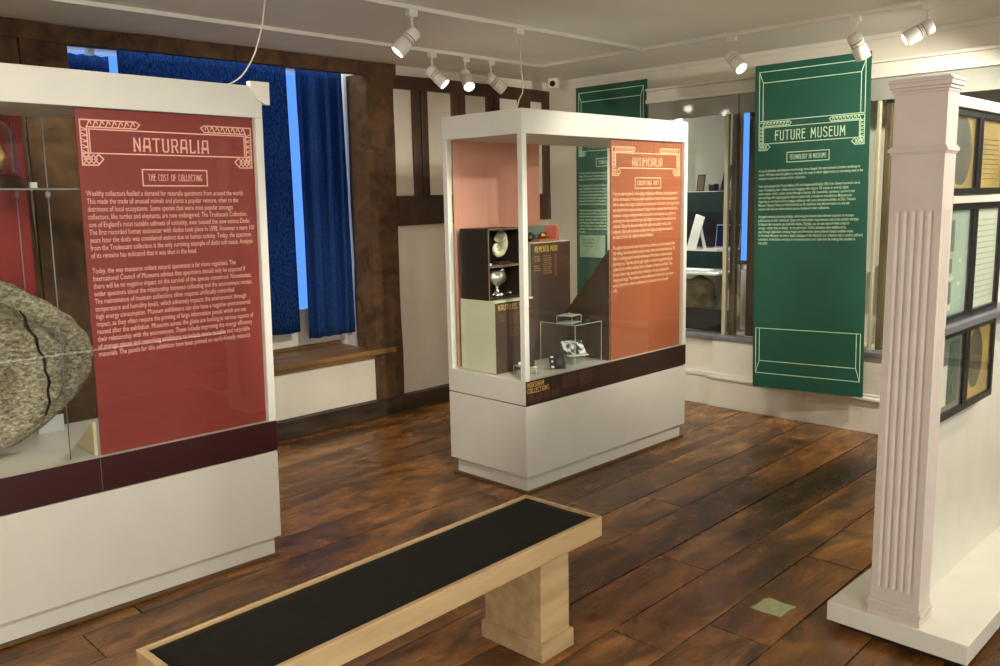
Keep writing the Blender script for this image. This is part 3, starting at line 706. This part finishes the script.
# memento mori block: world x -3.40.. , y 3.66..4.0
mb_ = cin('display_block', 'taller dark display block titled MEMENTO MORI behind the front corner post', 'display block', (-.56, -1.035, FZ))
MB().box((0, 0, 0), (.19, .34, .685), BLOCKL, .002).build('block', BLOCKL, mb_)
MB().box((.19, .0, 0), (.193, .34, .68), BLOCKD).build('front_face', BLOCKD, mb_)
p = P2(); lettering(p, 'MEMENTO MORI', .03, .225, .63, .662, .13); p.build('block_lettering', mat('yellow_ink', rgb(240, 212, 96), .6), mb_, (.1935, 0, 0), FX)
for (a, b, wd, n) in ((.02, .61, .055, 3), (.02, .555, .055, 3), (.10, .61, .075, 9), (.20, .61, .02, 10), (.235, .61, .09, 8)):
    text_mesh('\n'.join(['a reminder of death', 'was worn as jewellery', 'or kept at the bedside'][k % 3] for k in range(n)), .01, GOLDT if a < .21 else TANT, 'caption_text', mb_, (.1935, a, b), FX, wd, .0125*n)
tag(lump('carved_skull', (CX-.56+.12, CY-1.035+.06, FZ+.6855), .035, .04, .022, mat('dark_bronze', rgb(58, 52, 44), .4, metal=.4), .5, 3, 4), 'small dark carved piece on the left of the MEMENTO MORI block', 'carving')
gb = cin('trinket_box', 'small pink-lined glass box on the MEMENTO MORI block', 'box', (-.56+.04, -1.035+.13, FZ+.6855))
MB().box((0, 0, 0), (.10, .17, .012), mat('pink_lining', rgb(206, 116, 92), .6)).box((0, .15, .012), (.10, .17, .09), MATS['pink_lining']).box((0, 0, .012), (.01, .15, .09), mat('teal_lining', rgb(110, 130, 116), .6)).build('tray', None, gb)
o = lump('medallion', (0, 0, 0), .02, .025, .018, mat('old_gold', rgb(170, 130, 60), .35, metal=.7), .4, 3, 8); o.parent = gb; o.location = (.06, .08, .012)
# acrylic cover: world x -3.36..-3.10, y 3.69..3.925
ac = cin('acrylic_table', 'clear acrylic riser in the middle of the case floor', 'riser', (-.335, -1.0, FZ))
MB().box((0, 0, .224), (.262, .235, .230), ACRYL, .001).build('top_sheet', ACRYL, ac)
MB().box((0, 0, 0), (.262, .006, .224), ACRYL, .001).build('side_sheet', ACRYL, ac)
MB().box((0, .229, 0), (.262, .235, .224), ACRYL, .001).build('side_sheet', ACRYL, ac)
EDGE = mat('bright_acrylic_edge', rgb(214, 222, 216), .15, var=0)
MB().box((.2605, -.0005, 0), (.2625, .0015, .230), EDGE).box((.2605, .2335, 0), (.2625, .2355, .230), EDGE).box((.2605, .0015, .228), (.2625, .2335, .2305), EDGE).box((-.0005, -.0005, 0), (.0015, .0015, .230), EDGE).box((.0015, -.0005, .228), (.2605, .0015, .2305), EDGE).build('polished_edges', EDGE, ac)
def clear_block(label, loc, w, d, h, rotz=0, top=None):
    t = cin('acrylic_block', label, 'stand', loc, 'clear acrylic blocks', (0, 0, rotz))
    MB().box((-d/2, -w/2, 0), (d/2, w/2, h), ACRYL, .002).build('block', ACRYL, t)
    MB().box((-d/2, -w/2, h), (d/2, w/2, h+.0015), EDGE).box((-d/2, -w/2, 0), (d/2, w/2, .0015), EDGE).box((d/2-.001, -w/2, .0015), (d/2+.0008, -w/2+.002, h), EDGE).box((d/2-.001, w/2-.002, .0015), (d/2+.0008, w/2, h), EDGE).box((-d/2, -w/2-.0008, .0015), (-d/2+.002, -w/2+.001, h), EDGE).build('polished_faces', EDGE, t)
    return t
clear_block('clear acrylic block on top of the acrylic riser', (-.19, -.915, FZ+.2305), .11, .10, .04, .2)
tag(lump('silver_charm', (CX-.19, CY-.915, FZ+.2305+.042), .012, .014, .008, SILVER, .4, 2, 1), 'tiny silver charm on the block that tops the acrylic riser', 'trinket')
for k, (x, y, l) in enumerate(((-.13, -.83, 'nearer'), (-.20, -.82, 'farther'))):
    tag(lump('dark_brooch', (CX+x, CY+y, FZ+.2305), .018, .022, .006, mat('dark_bronze', rgb(58, 52, 44)), .3, 2, k), '%s of two dark brooches on the right of the acrylic riser' % l, 'brooch')
clear_block('clear acrylic block under the marbled slab inside the riser', (-.16, -.93, FZ), .13, .10, .045, .15)
ts = cin('marbled_slab', 'tilted black and white marbled slab on a clear block beneath the riser', 'slab', (-.115, -.935, FZ+.0470), None, (0, 0, -.40))
MARB = mat('marble_black_white', rgb(130, 128, 130), .3, var=.0)
nt = MARB.node_tree; crr = [x for x in nt.nodes if x.type == 'VALTORGB'][0]; crr.color_ramp.elements[0].color = rgb(22, 22, 26); crr.color_ramp.elements[1].color = rgb(235, 233, 228)
crr.color_ramp.elements[0].position = .44; crr.color_ramp.elements[1].position = .56; [x for x in nt.nodes if x.type == 'TEX_NOISE'][0].inputs['Scale'].default_value = 26
MB().box((-.012, -.065, 0), (0, .065, .105), MARB, .002, Matrix.Rotation(-.75, 3, 'Y'), (0, 0, 0)).build('slab', MARB, ts)
MB().box((-.004, -.065, 0), (.020, .065, .006), EDGE, .001).build('easel_lip', EDGE, ts)
cd = cin('dark_plaque', 'small black plaque with three white marks leaning at the front of the case', 'plaque', (-.095, -1.12, FZ), None, (0, 0, -.55))
MB().box((-.006, -.045, 0), (0, .045, .085), BLACK, .002, Matrix.Rotation(-.5, 3, 'Y'), (0, 0, 0)).build('plaque', BLACK, cd)
MB().box((0, -.038, .006), (.001, -.022, .02), WHITEC, 0, Matrix.Rotation(-.5, 3, 'Y'), (0, 0, 0)).box((0, -.034, .040), (.001, -.022, .050), WHITEC, 0, Matrix.Rotation(-.5, 3, 'Y'), (0, 0, 0)).box((0, -.036, .066), (.001, -.018, .076), WHITEC, 0, Matrix.Rotation(-.5, 3, 'Y'), (0, 0, 0)).box((0, .0, .02), (.001, .03, .06), BLOCKD, 0, Matrix.Rotation(-.5, 3, 'Y'), (0, 0, 0)).build('white_marks', WHITEC, cd)
clear_block('clear acrylic block with a small white figure, left of the front corner post', (-.20, -1.385+.07, FZ), .055, .05, .035, .1)
tag(lump('white_figure', (CX-.20, CY-1.315, FZ+.037), .012, .014, .010, WHITEC, .5, 2, 6), 'tiny white carved figure on the clear block nearest the corner post', 'figure')
clear_block('clear acrylic block right of the front corner post', (-.10, -1.30, FZ), .055, .05, .03, .1)
tag(lump('bone_piece', (CX-.10, CY-1.30, FZ+.032), .010, .018, .006, PEARL, .4, 2, 7), 'tiny bone piece on the clear block right of the corner post', 'figure')

# ---- contents of the left case
def lin(name, label, cat, loc, group=None, rot=(0, 0, 0)): return inner(name, label, cat, lc, loc, group, rot)
LZ = .6125*SZ
# stone slab: big rounded, worn, with a second layer behind and a long crack
sl_ = lin('fossil_slab', 'large rounded grey stone slab with a dark crack, standing in the left glass case', 'stone slab', (-.27, -1.14, LZ), None, (0, 0, -.10))
def slab_mesh(cy, cz, ry, rz, thick, seed, xoff, name, m, ys=0):
    bm = bmesh.new(); NR, NA = 26, 96; rings = []
    def edge(a):
        c45 = math.exp(-((a-.85)/.45)**2)*.075+math.exp(-((a-5.5)/.5)**2)*.07
        return 1-c45+.06*noise.noise(Vector((math.cos(a)*1.5, math.sin(a)*1.5, seed)))+.025*noise.noise(Vector((math.cos(a)*6, math.sin(a)*6, seed+3)))
    for side in (1, -1):
        rg = []
        for i in range(NR+1):
            q = i/NR; ring = []
            for j in range(NA):
                a = 2*PI*j/NA; e = edge(a); yy = cy+ry*q*e*math.cos(a); zz = cz+rz*q*e*math.sin(a)
                pr = (1-q**6)**.5
                x = side*thick*.5*pr*(1+.25*noise.noise(Vector((yy*5, zz*5, seed+side))))+.012*pr*noise.noise(Vector((yy*16, zz*16, seed)))
                ring.append(bm.verts.new((x+xoff, yy, zz)))
            rg.append(ring)
        rings.append(rg)
    for s_, rg in enumerate(rings):
        for A, B in zip(rg, rg[1:]):
            for j in range(NA):
                f = (A[j], A[(j+1) % NA], B[(j+1) % NA], B[j]); bm.faces.new(f if s_ == 0 else f[::-1])
    bmesh.ops.remove_doubles(bm, verts=bm.verts, dist=.0006); bmesh.ops.recalc_face_normals(bm, faces=bm.faces)
    me = bpy.data.meshes.new(name); bm.to_mesh(me); bm.free(); me.materials.append(m)
    for f in me.polygons: f.use_smooth = True
    return bpy.data.objects.new(name, me)
o = slab_mesh(-.03, .32, .42, .325, .11, 1.0, .03, 'slab', STONE); link(o, sl_)
o = slab_mesh(.05, .345, .445, .345, .07, 5.0, -.05, 'rear_layer', STONE); link(o, sl_)
crk = []
for i in range(17):
    t_ = i/16; y = .230+.070*math.sin(t_*2.2)+.005*math.sin(i*1.9); z = .555-.40*t_
    q = min(.97, math.sqrt(((y+.03)/.42)**2+((z-.32)/.325)**2)); crk.append((.036+.055*(1-q**6)**.5, y, z))
MB().tube(crk, [.0035+.002*abs(math.sin(i)) for i in range(17)], CRACK, 6).build('crack', CRACK, sl_)
# glass shelf, its hanging cable, and the dome on it
gs = lin('glass_shelf', 'glass shelf hung across the left case, holding a domed specimen', 'shelf', (-.54, -1.40, 1.606))
MB().box((0, -.03, 0), (.46, .70, .008), GLASS, .001).build('sheet', GLASS, gs)
MB().box((.458, -.03, .001), (.4605, .70, .007), mat('green_glass_edge', rgb(120, 130, 120), .2)).build('front_edge', None, gs)
def cable(label, x, y, zc):
    t = lin('suspension_cable', label, 'cable', (x, y, LZ), 'steel cables holding the glass shelf')
    MB().tube([(0, 0, 0), (0, 0, 1.26)], .0022, STEEL, 8).build('wire', STEEL, t)
    MB().lathe([(.004, -.012), (.009, -.008), (.009, .008), (.004, .012)], (0, 0, zc-LZ), 12, STEEL).build('clamp', STEEL, t)
cable('front steel cable with a clamp, in front of the stone slab', -.055, -.828, 1.59)
cable('rear steel cable against the red back panel of the left case', -.50, -.80, 1.59)
dm = lin('glass_dome', 'tall glass dome over a specimen on a dark round base, on the glass shelf', 'glass dome', (-.33, -.955, 1.6145))
MB().lathe([(.135, 0), (.138, .012), (.12, .02), (.128, .035), (.118, .045)], (0, 0, 0), 40, DOAK).build('base', DOAK, dm)
MB().lathe([(.112, .046), (.112, .17), (.105, .205), (.085, .235), (.05, .25), (.01, .255)], (0, 0, 0), 40, ACRYL).build('dome', ACRYL, dm)
o = lump('specimen', (0, 0, 0), .05, .07, .085, mat('tan_specimen', rgb(206, 172, 110), .7, var=.3, scale=20), .5, 3, 12); o.parent = dm; o.location = (0, 0, .046)
tag(MB().box((-.012, -.012, 0), (.012, .012, .022), WHITEC, .002).build('number_block'), 'small white number block on the glass shelf beside the dome', 'marker')
bpy.data.objects['number_block'].matrix_world = Matrix.Translation(lc.location) @ lc.rotation_euler.to_matrix().to_4x4() @ Matrix.Translation((-.33, -.79, 1.6145))
tag(MB().box((0, 0, 0), (.005, .10, .07), WHITEC, .001).build('small_caption'), 'small white caption card standing between slab and red panel', 'card')
bpy.data.objects['small_caption'].matrix_world = Matrix.Translation(lc.location) @ lc.rotation_euler.to_matrix().to_4x4() @ Matrix.Translation((-.50, -.80, LZ))

# ================================================================== BLIND AND CURTAINS
def curtain(name, label, cat, y0, y1, z0, z1, x, amp, waves, m, seed=0, cy=60, cz=24, gather=0):
    bm = bmesh.new(); g = []
    for i in range(cy+1):
        row = []
        u = i/cy
        for j in range(cz+1):
            v = j/cz; yy = y0+(y1-y0)*(u+gather*(1-v)*(.5-u)); a = amp*(.6+.4*v)
            xx = x+a*math.sin(u*waves*2*PI+.7*math.sin(3*u+seed)+.4*math.sin(v*2+seed))+a*.35*math.sin(u*waves*4.3*PI+seed)+.006*noise.noise(Vector((yy*3, v*4, seed)))
            row.append(bm.verts.new((xx, yy, z0+(z1-z0)*v+(.006*math.sin(u*waves*2*PI) if j == 0 else 0))))
        g.append(row)
    for i in range(cy):
        for j in range(cz):
            f = bm.faces.new((g[i][j], g[i+1][j], g[i+1][j+1], g[i][j+1])); f.smooth = True
    me = bpy.data.meshes.new(name); bm.to_mesh(me); bm.free(); me.materials.append(m)
    o = bpy.data.objects.new(name, me); link(o)
    md = o.modifiers.new('thickness', 'SOLIDIFY'); md.thickness = .003
    return tag(o, label, cat)
curtain('window_blind', 'flat speckled blue blind filling the middle of the window', 'blind', 2.10, 3.222, .655, 2.475, -5.235, .005, 3, BLIND, 1)
curtain('curtain', 'blue pleated curtain hanging at the right of the window', 'curtain', 3.254, 3.670, .60, 2.475, -5.205, .042, 4, CURT, 2, 100)
curtain('curtain', 'narrow dark blue curtain at the left end of the window', 'curtain', 1.74, 2.03, .62, 2.40, -5.20, .02, 4, CURT, 5, 50)

# ================================================================== BENCH
bn = thing('bench', 'long low pale oak bench with a black padded seat in the foreground', 'bench', (-1.79, 2.26, 0), (0, 0, math.radians(2.15)))
BL, BW, BH = 1.49, .353, .45
f_ = MB(); rl = .02; rh = .072
f_.box((-rl, -BL, BH-rh), (0, 0, BH), BENCHW, .004).box((-BW, -BL, BH-rh), (-BW+.009, 0, BH), BENCHW, .003)
f_.box((-BW+.009, -.009, BH-rh), (-rl, 0, BH), BENCHW, .003).box((-BW+.009, -BL, BH-rh), (-rl, -BL+rl, BH), BENCHW, .003)
f_.box((-BW+.01, -BL+.03, BH-rh+.005), (-rl, -.012, BH-.02), BENCHW)
f_.build('seat_frame', BENCHW, bn)
pd = MB(); bm = pd.b; NX, NY = 10, 40; grid = []
for i in range(NX+1):
    row = []
    for j in range(NY+1):
        u, v = i/NX, j/NY; e = min(u, 1-u)*BW*.9; e2 = min(v, 1-v)*BL
        h = .008*min(1, (min(e, e2)/.012))**.5
        row.append(bm.verts.new((-BW+.010+(BW-.010-rl-.001)*u, -BL+rl+.003+(BL-rl-.013)*v, BH-.012+h+.0012*noise.noise(Vector((u*3, v*12, 0))))))
    grid.append(row)
for i in range(NX):
    for j in range(NY): f = bm.faces.new((grid[i][j], grid[i+1][j], grid[i+1][j+1], grid[i][j+1])); f.smooth = True
o = pd.build('seat_pad', BENCHP, bn); md = o.modifiers.new('t', 'SOLIDIFY'); md.thickness = .006; md.offset = -1
for yy in (-.27, -BL+.12):
    lg = MB().box((-BW+.035, yy, .062), (-.055, yy+.15, BH-rh), BENCHW, .003).build('leg', BENCHW, bn)
    MB().box((-BW+.025, yy-.012, 0), (-.043, yy+.160, .065), BENCHW, .003).build('leg_plinth', BENCHW, lg)

# ================================================================== DISPLAY BOARD WITH FLUTED PILLAR
db = thing('display_board', 'freestanding white display board with a fluted pillar end on a low white plinth', 'display board', (-1.02, 2.86, 0))
MB().box((-.223, 0, .03), (.243, 1.75, .10), PAINT, .004).build('plinth', PAINT, db)
MB().box((-.19, .04, 0), (.21, 1.70, .03), SEAM).build('plinth_feet', SEAM, db)
MB().box((-.06, .12, .10), (.012, 1.70, 1.81), PAINT, .002).build('panel', PAINT, db)
MB().box((-.07, .115, 1.81), (.072, 1.70, 1.845), PAINT, .002).build('top_rail', PAINT, db)
MB().box((.012, .115, 1.505), (.082, 1.70, 1.528), PAINT, .002).build('middle_rail', PAINT, db)
MB().box((.012, .115, 1.078), (.085, 1.70, 1.104), STEEL, .004).build('lower_rail', STEEL, db)
# pillar shaft with real flutes: front faces -Y, side faces +X
px0, px1, py0, py1 = -.080, .080, .020, .12
def flute_profile():
    pts = []
    def side(a, b, nrm, nf):
        a = Vector(a); b = Vector(b); L = (b-a).length; d = (b-a)/L; mg = .018; fwid = (L-2*mg)/nf
        out = [a]
        for i in range(nf):
            s0 = mg+i*fwid+fwid*.18; s1 = mg+(i+1)*fwid-fwid*.18
            for q, dep in ((s0, 0), (s0+.004, .002), ((s0+s1)/2, .0038), (s1-.004, .002), (s1, 0)): out.append(a+d*q-Vector(nrm)*dep)
        return out
    pts += side((px0, py0), (px1, py0), (0, -1), 5); pts += side((px1, py0), (px1, py1), (1, 0), 3)
    pts += [Vector((px1, py1)), Vector((px0, py1))]; return pts
fl = flute_profile(); base_flat = [Vector((p.x, p.y)) for p in fl]
flat = []
for p_ in fl:
    q = p_.copy()
    if py0 < q.y < py0+.008 and px0 < q.x < px1-.008: q.y = py0
    if px1-.008 < q.x < px1 and q.y > py0+.008: q.x = px1
    flat.append(q)
m_ = MB(); rings = []
for z, pf in ((.165, flat), (.20, flat), (.212, fl), (1.475, fl), (1.49, flat), (1.665, flat)): rings.append([m_.b.verts.new((q.x, q.y, z)) for q in pf])
for A, B in zip(rings, rings[1:]):
    for i in range(len(A)): m_.b.faces.new((A[i], A[(i+1) % len(A)], B[(i+1) % len(A)], B[i]))
m_.b.faces.new(rings[0][::-1]); m_.b.faces.new(rings[-1])
pil = m_.build('pillar', PILLAR, db)
def mould(name, prof, z0):   # stepped moulding rings around the shaft
    b = MB(); z = z0
    for out, h in prof: b.box((px0-out, py0-out, z), (px1+out, py1+out*.3, z+h), PILLAR, .0015); z += h
    return b.build(name, PILLAR, pil)
mould('base_moulding', [(.008, .02), (.006, .012), (.010, .014), (.004, .010), (.0015, .012)], .10)
mould('necking', [(.004, .006), (.010, .012), (.006, .006)], 1.663)
mould('upper_shaft', [(.0, .165)], 1.687)
mould('cap_moulding', [(.003, .008), (.008, .010), (.014, .014), (.017, .008), (.008, .006)], 1.85)
# glazed picture frames on the board, 3 rows x 2 columns
YEL = mat('yellowed_map_paper', rgb(182, 152, 76), .6, var=.14, scale=9); SAGE = mat('pale_sage_print', rgb(176, 196, 176), .6, var=.05, scale=5)
PALEP = mat('cream_print', rgb(226, 228, 208), .6, var=.02); GREYP = mat('grey_print', rgb(120, 122, 112), .6, var=.12, scale=6); DGREEN = mat('dark_green_figure', rgb(62, 82, 66), .6, var=.2, scale=20)
DGREY = mat('charcoal_figure', rgb(86, 80, 58), .6, var=.2, scale=15)
def ell(p, cx, cy, rx, ry, n=28):
    p.m.poly([Vector((cx+rx*math.cos(2*PI*i/n), cy+ry*math.sin(2*PI*i/n), 0)) for i in range(n)], (0, 0, .0006))
def frame(label, y0, y1, z0, z1, paper, drawer):
    t = thing('picture_frame', label, 'picture frame', (-1.008, y0, z0), (0, 0, 0), 'black glazed frames on the display board')
    W, H = y1-y0, z1-z0; b = .024; d = .05
    MB().box((0, 0, 0), (d, b, H), BLACKF, .002).box((0, W-b, 0), (d, W, H), BLACKF, .002).box((0, b, 0), (d, W-b, b), BLACKF, .002).box((0, b, H-b), (d, W-b, H), BLACKF, .002).build('frame', BLACKF, t)
    MB().box((.002, b, b), (.036, W-b, H-b), paper).build('print', paper, t)
    drawer(t, W, H)
    MB().box((.042, b, b), (.045, W-b, H-b), GLASS2).build('glass', GLASS2, t)
def ink(t, name, m, fn):
    p = P2(); fn(p); p.build(name, m, t, (.0365, 0, 0), FX)
def d11(t, W, H):
    ink(t, 'oval_figure', DGREY, lambda p: ell(p, W*.50, H*.52, W*.33, H*.40)); 
def d12(t, W, H): ink(t, 'drawn_lines', DGREY, lambda p: [p.seg((W*.2, H*(.2+.06*i)), (W*.8, H*(.2+.06*i)), .002) for i in range(9)])
def d21(t, W, H):
    ink(t, 'small_photographs', GREYP, lambda p: (p.fill(W*.14, H*.16, W*.42, H*.34), p.fill(W*.14, H*.42, W*.40, H*.54), p.fill(W*.16, H*.60, W*.44, H*.86)))
    ink(t, 'caption_strips', MATS['cream_print'], lambda p: (p.fill(W*.14, H*.36, W*.46, H*.39), p.fill(W*.18, H*.10, W*.42, H*.15), p.fill(W*.6, H*.3, W*.7, H*.33), p.fill(W*.62, H*.5, W*.7, H*.53)))
def d22(t, W, H): ink(t, 'text_lines', SAGE, lambda p: [p.seg((W*.16, H*(.14+.05*i)), (W*.84, H*(.14+.05*i)), .004) for i in range(15)])
def d31(t, W, H):
    ink(t, 'white_sheet', PALEP, lambda p: p.fill(W*.10, H*.14, W*.46, H*.60))
    ink(t, 'standing_figure', DGREEN, lambda p: (p.fill(W*.50, H*.14, W*.84, H*.86), ))
    ink(t, 'grey_sheet', PALEP, lambda p: p.line([(W*.55, H*.3), (W*.62, H*.45), (W*.7, H*.5), (W*.66, H*.35), (W*.72, H*.25)], .006))
def d32(t, W, H): ink(t, 'oval_cameo', DGREY, lambda p: ell(p, W*.42, H*.55, W*.26, H*.36))
Y0, Y1, Y2 = 2.982, 3.283, 3.60
frame('black frame at the top left of the display board, yellow print with a grey oval', Y0, Y1, 1.53, 1.81, YEL, d11)
frame('black frame at the top right of the display board, yellow print with faint lines', Y1+.002, Y2, 1.53, 1.81, YEL, d12)
frame('black frame in the middle row, pale green sheet with small photographs', Y0, Y1, 1.106, 1.505, SAGE, d21)
frame('black frame in the middle row, pale page of text lines', Y1+.002, Y2, 1.106, 1.505, PALEP, d22)
frame('black frame in the bottom row, grey print with a white sheet and dark green figure', Y0, Y1, .77, 1.078, GREYP, d31)
frame('black frame in the bottom row, golden print with a dark oval cameo', Y1+.002, Y2, .77, 1.078, YEL, d32)

# ================================================================== FLOOR TAPE, CCTV
o = MB().poly([(0, 0, 0), (.03, -.004, 0), (.12, .004, 0), (.118, .06, 0), (.124, .116, 0), (.07, .112, 0), (.015, .118, 0), (.004, .09, 0), (.008, .04, 0)], (0, 0, .002)).build('floor_patch', TILE)
o.location = (-1.515, 2.81, .0015); tag(o, 'pale green square patch stuck to the floorboards', 'floor patch')
cv = thing('security_camera', 'small white dome security camera in the far ceiling corner', 'security camera', (-4.80, 5.44, 2.43), (0, 0, .5))
MB().box((-.04, -.04, 0), (.04, .06, .08), FIXW, .012).build('housing', FIXW, cv)
MB().lathe([(.024, 0), (.022, .010), (.013, .02), (.002, .024)], (0, -.04, .035), 16, BLACK, Matrix.Rotation(PI/2, 3, 'X')).build('lens', BLACK, cv)

# ================================================================== TRACKS AND SPOTLIGHTS
TZ = CZ-.022
def track(name, label, pts):
    b = MB()
    for (a, c) in zip(pts, pts[1:]):
        if abs(a[0]-c[0]) < .01: b.box((a[0]-.0175, min(a[1], c[1]), TZ), (a[0]+.0175, max(a[1], c[1]), CZ), FIXW, .002)
        else: b.box((min(a[0], c[0])-.0175, a[1]-.0175, TZ+.0005), (max(a[0], c[0])+.0175, a[1]+.0175, CZ), FIXW, .002)
    return tag(b.build(name), label, 'light track', 'white ceiling light tracks')
track('light_track', 'white light track on the ceiling nearest the window, running parallel to it', [(-4.37, -1.6), (-4.37, 4.80)])
track('light_track', 'white light track on the ceiling over the middle of the room', [(-3.47, -1.6), (-3.47, 4.80)])
track('light_track', 'white light track on the ceiling running along the far wall', [(-4.37, 4.82), (1.4, 4.82)])
track('light_track', 'added unseen white light track on the near ceiling, right of the bench', [(-1.0, -1.6), (-1.0, 2.5)])  # out of view, added to carry the fill spotlights over the bench
track('light_track', 'added unseen short white light track on the near ceiling beside the display board', [(.55, 2.9), (.55, 4.78)])  # extra track outside the frame, added for the board's fill spotlight
def make_spot():
    t = thing('track_spotlight', 'x', 'spotlight')
    MB().box((-.017, -.028, -.03), (.017, .028, 0), FIXW, .003).build('track_adapter', FIXW, t)
    MB().lathe([(.006, -.115), (.006, -.02)], (0, 0, 0), 10, FIXW).box((-.012, -.012, -.036), (.012, .012, -.02), FIXW, .002).build('stem', FIXW, t)
    hd = MB(); r = .038
    hd.lathe([(.024, -.060), (.031, -.057), (r, -.05), (r, -.012), (r*.93, -.011), (r*.93, -.007), (r, -.006), (r, -.002), (r*.93, -.001), (r*.93, .003), (r, .004), (r, .008), (r*.93, .009), (r*.93, .013), (r, .014), (r, .018), (r*1.04, .02), (r*1.04, .085), (r*.98, .09), (r*.9, .088), (r*.86, .082)], (0, 0, 0), 28, FIXW)
    for k in range(4): hd.lathe([(r*.945, -.0108+k*.0065), (r*.945, -.0072+k*.0065)], (0, 0, 0), 28, FIXD)
    head = hd.build('lamp_head', FIXW, t)
    MB().lathe([(r*.85, .0825), (r*.4, .0826)], (0, 0, 0), 28, LAMPF).build('lamp_face', LAMPF, head)
    return t, head
SPOT0, HEAD0 = make_spot(); used = [False]
def spot(label, x, y, d, power=SPOT_W, size=62, group='white cylindrical track spotlights', blend=.6, turn=0):
    if not used[0]: t, head = SPOT0, HEAD0; used[0] = True
    else:
        t = SPOT0.copy(); COL.objects.link(t); head = None
        for c in SPOT0.children:
            if c.type != 'MESH': continue
            k = c.copy(); COL.objects.link(k); k.parent = t
            if c.name.startswith('lamp_head'):
                head = k
                for g in c.children:
                    if g.type == 'MESH': q = g.copy(); COL.objects.link(q); q.parent = k
    t.location = (x, y, TZ); t.rotation_euler = (0, 0, turn); t['label'] = label; t['group'] = group
    d = Vector(d).normalized(); dl = Matrix.Rotation(-turn, 3, 'Z') @ d
    head.rotation_euler = dl.to_track_quat('Z', 'Y').to_euler(); head.location = Vector((0, 0, -.118))+dl*.03
    l = bpy.data.lights.new('spot_lamp', 'SPOT'); l.energy = power*1.12; l.color = WARM; l.spot_size = math.radians(size); l.spot_blend = blend; l.shadow_soft_size = .03
    lo = bpy.data.objects.new('spot_lamp', l); COL.objects.link(lo)
    lo.location = Vector((x, y, TZ-.118))+d*(.03+.095); lo.rotation_euler = (-d).to_track_quat('Z', 'Y').to_euler()
spot('nearest track spotlight on the middle track, lit face tilted left', -3.47, 2.87, (-.30, -.58, -.70))
spot('leftmost of three spotlights on the window-side track', -4.37, 3.77, (.62, .36, -.70), turn=0)
spot('middle of three spotlights on the window-side track, its face glaring at the viewer', -4.37, 4.06, (.64, -.30, -.70))
spot('rightmost of three spotlights on the window-side track, its back to the viewer', -4.37, 4.30, (.36, .70, -.62), 40)
spot('glaring spotlight on the far-wall track above the green banner left edge', -2.817, 4.82, (.70, -.19, -.69), turn=PI/2)
spot('spotlight on the far-wall track pointing down in front of the green banner', -2.067, 4.82, (.30, .38, -.87), 40, turn=PI/2)
spot('spotlight on the far-wall track above the fluted pillar, tilted left', -1.686, 4.80, (-.78, -.42, -.46), turn=PI/2)
OG = 'added fill spotlights out of view'  # this group is added out of view to brighten cases, walls and board
spot('added unseen fill spotlight over the bench aimed at the left glass case', -1.0, 1.25, (-.80, -.05, -.60), 22, 80, OG)
spot('added unseen fill spotlight over the bench aimed at the middle glass case', -1.0, 2.35, (-.70, .62, -.36), 85, 40, OG)
spot('added unseen fill spotlight above the near end of the bench', -1.0, .1, (-.75, .30, -.60), 35, 80, OG)
spot('added unseen fill spotlight on the middle track aimed at the end of the middle case', -3.47, .75, (.08, .85, -.52), 30, 70, OG)
spot('added unseen fill spotlight on the window-side track aimed at the window wall', -4.37, .45, (-.17, .92, -.30), 110, 50, OG)
spot('added unseen fill spotlight over the bench aimed below the window', -1.0, 2.05, (-3.9, .95, -2.15), 190, 42, OG)
spot('added unseen fill spotlight on the far-wall track lighting the display board', -.25, 4.82, (-.35, -.75, -.62), 70, 80, OG, turn=PI/2)
spot('added unseen fill spotlight on the far-wall track lighting the far wall panelling', -.9, 4.82, (-.80, .26, -.46), 110, 90, OG, turn=PI/2)
spot('added unseen fill spotlight on the short right-hand track lighting the display board', .55, 3.7, (-.72, -.12, -.62), 70, 85, OG)
spot('added unseen fill spotlight at the far end of the near track', -1.0, -.9, (-.62, .60, -.50), 40, 70, OG)

# power cables from the ceiling to the case lids
tag(MB().tube([(-3.55, 2.105, CZ), (-3.55, 2.098, 2.443), (-3.55, 2.09, 2.40), (-3.55, 2.082, 2.356), (-3.55, 2.07, 2.31), (-3.55, 2.051, 2.258), (-3.55, 2.033, 2.21), (-3.55, 2.01, 2.169), (-3.55, 1.985, 2.133), (-3.55, 1.957, 2.101), (-3.55, 1.935, 2.085), (-3.55, 1.905, 2.068), (-3.55, 1.865, 2.058), (-3.55, 1.80, 2.05), (-3.55, 1.72, 2.043)], .0035, FIXW, 8).build('power_cable'), 'white power cable curving from the ceiling onto the left glass case', 'cable')
t = thing('power_cable', 'white power cable dropping from the track to the middle glass case lid', 'cable', (-3.47, 3.64, TZ))
MB().box((-.016, -.03, -.03), (.016, .03, 0), FIXW, .003).build('track_plug', FIXW, t)
MB().tube([(0, 0, -.03), (.03, -.02, -.12), (.10, -.09, -.24), (.20, -.18, -.33), (.27, -.26, -.39), (.32, -.34, -.435), (.36, -.40, -.4875)], .003, FIXW, 8).build('cord', FIXW, t)
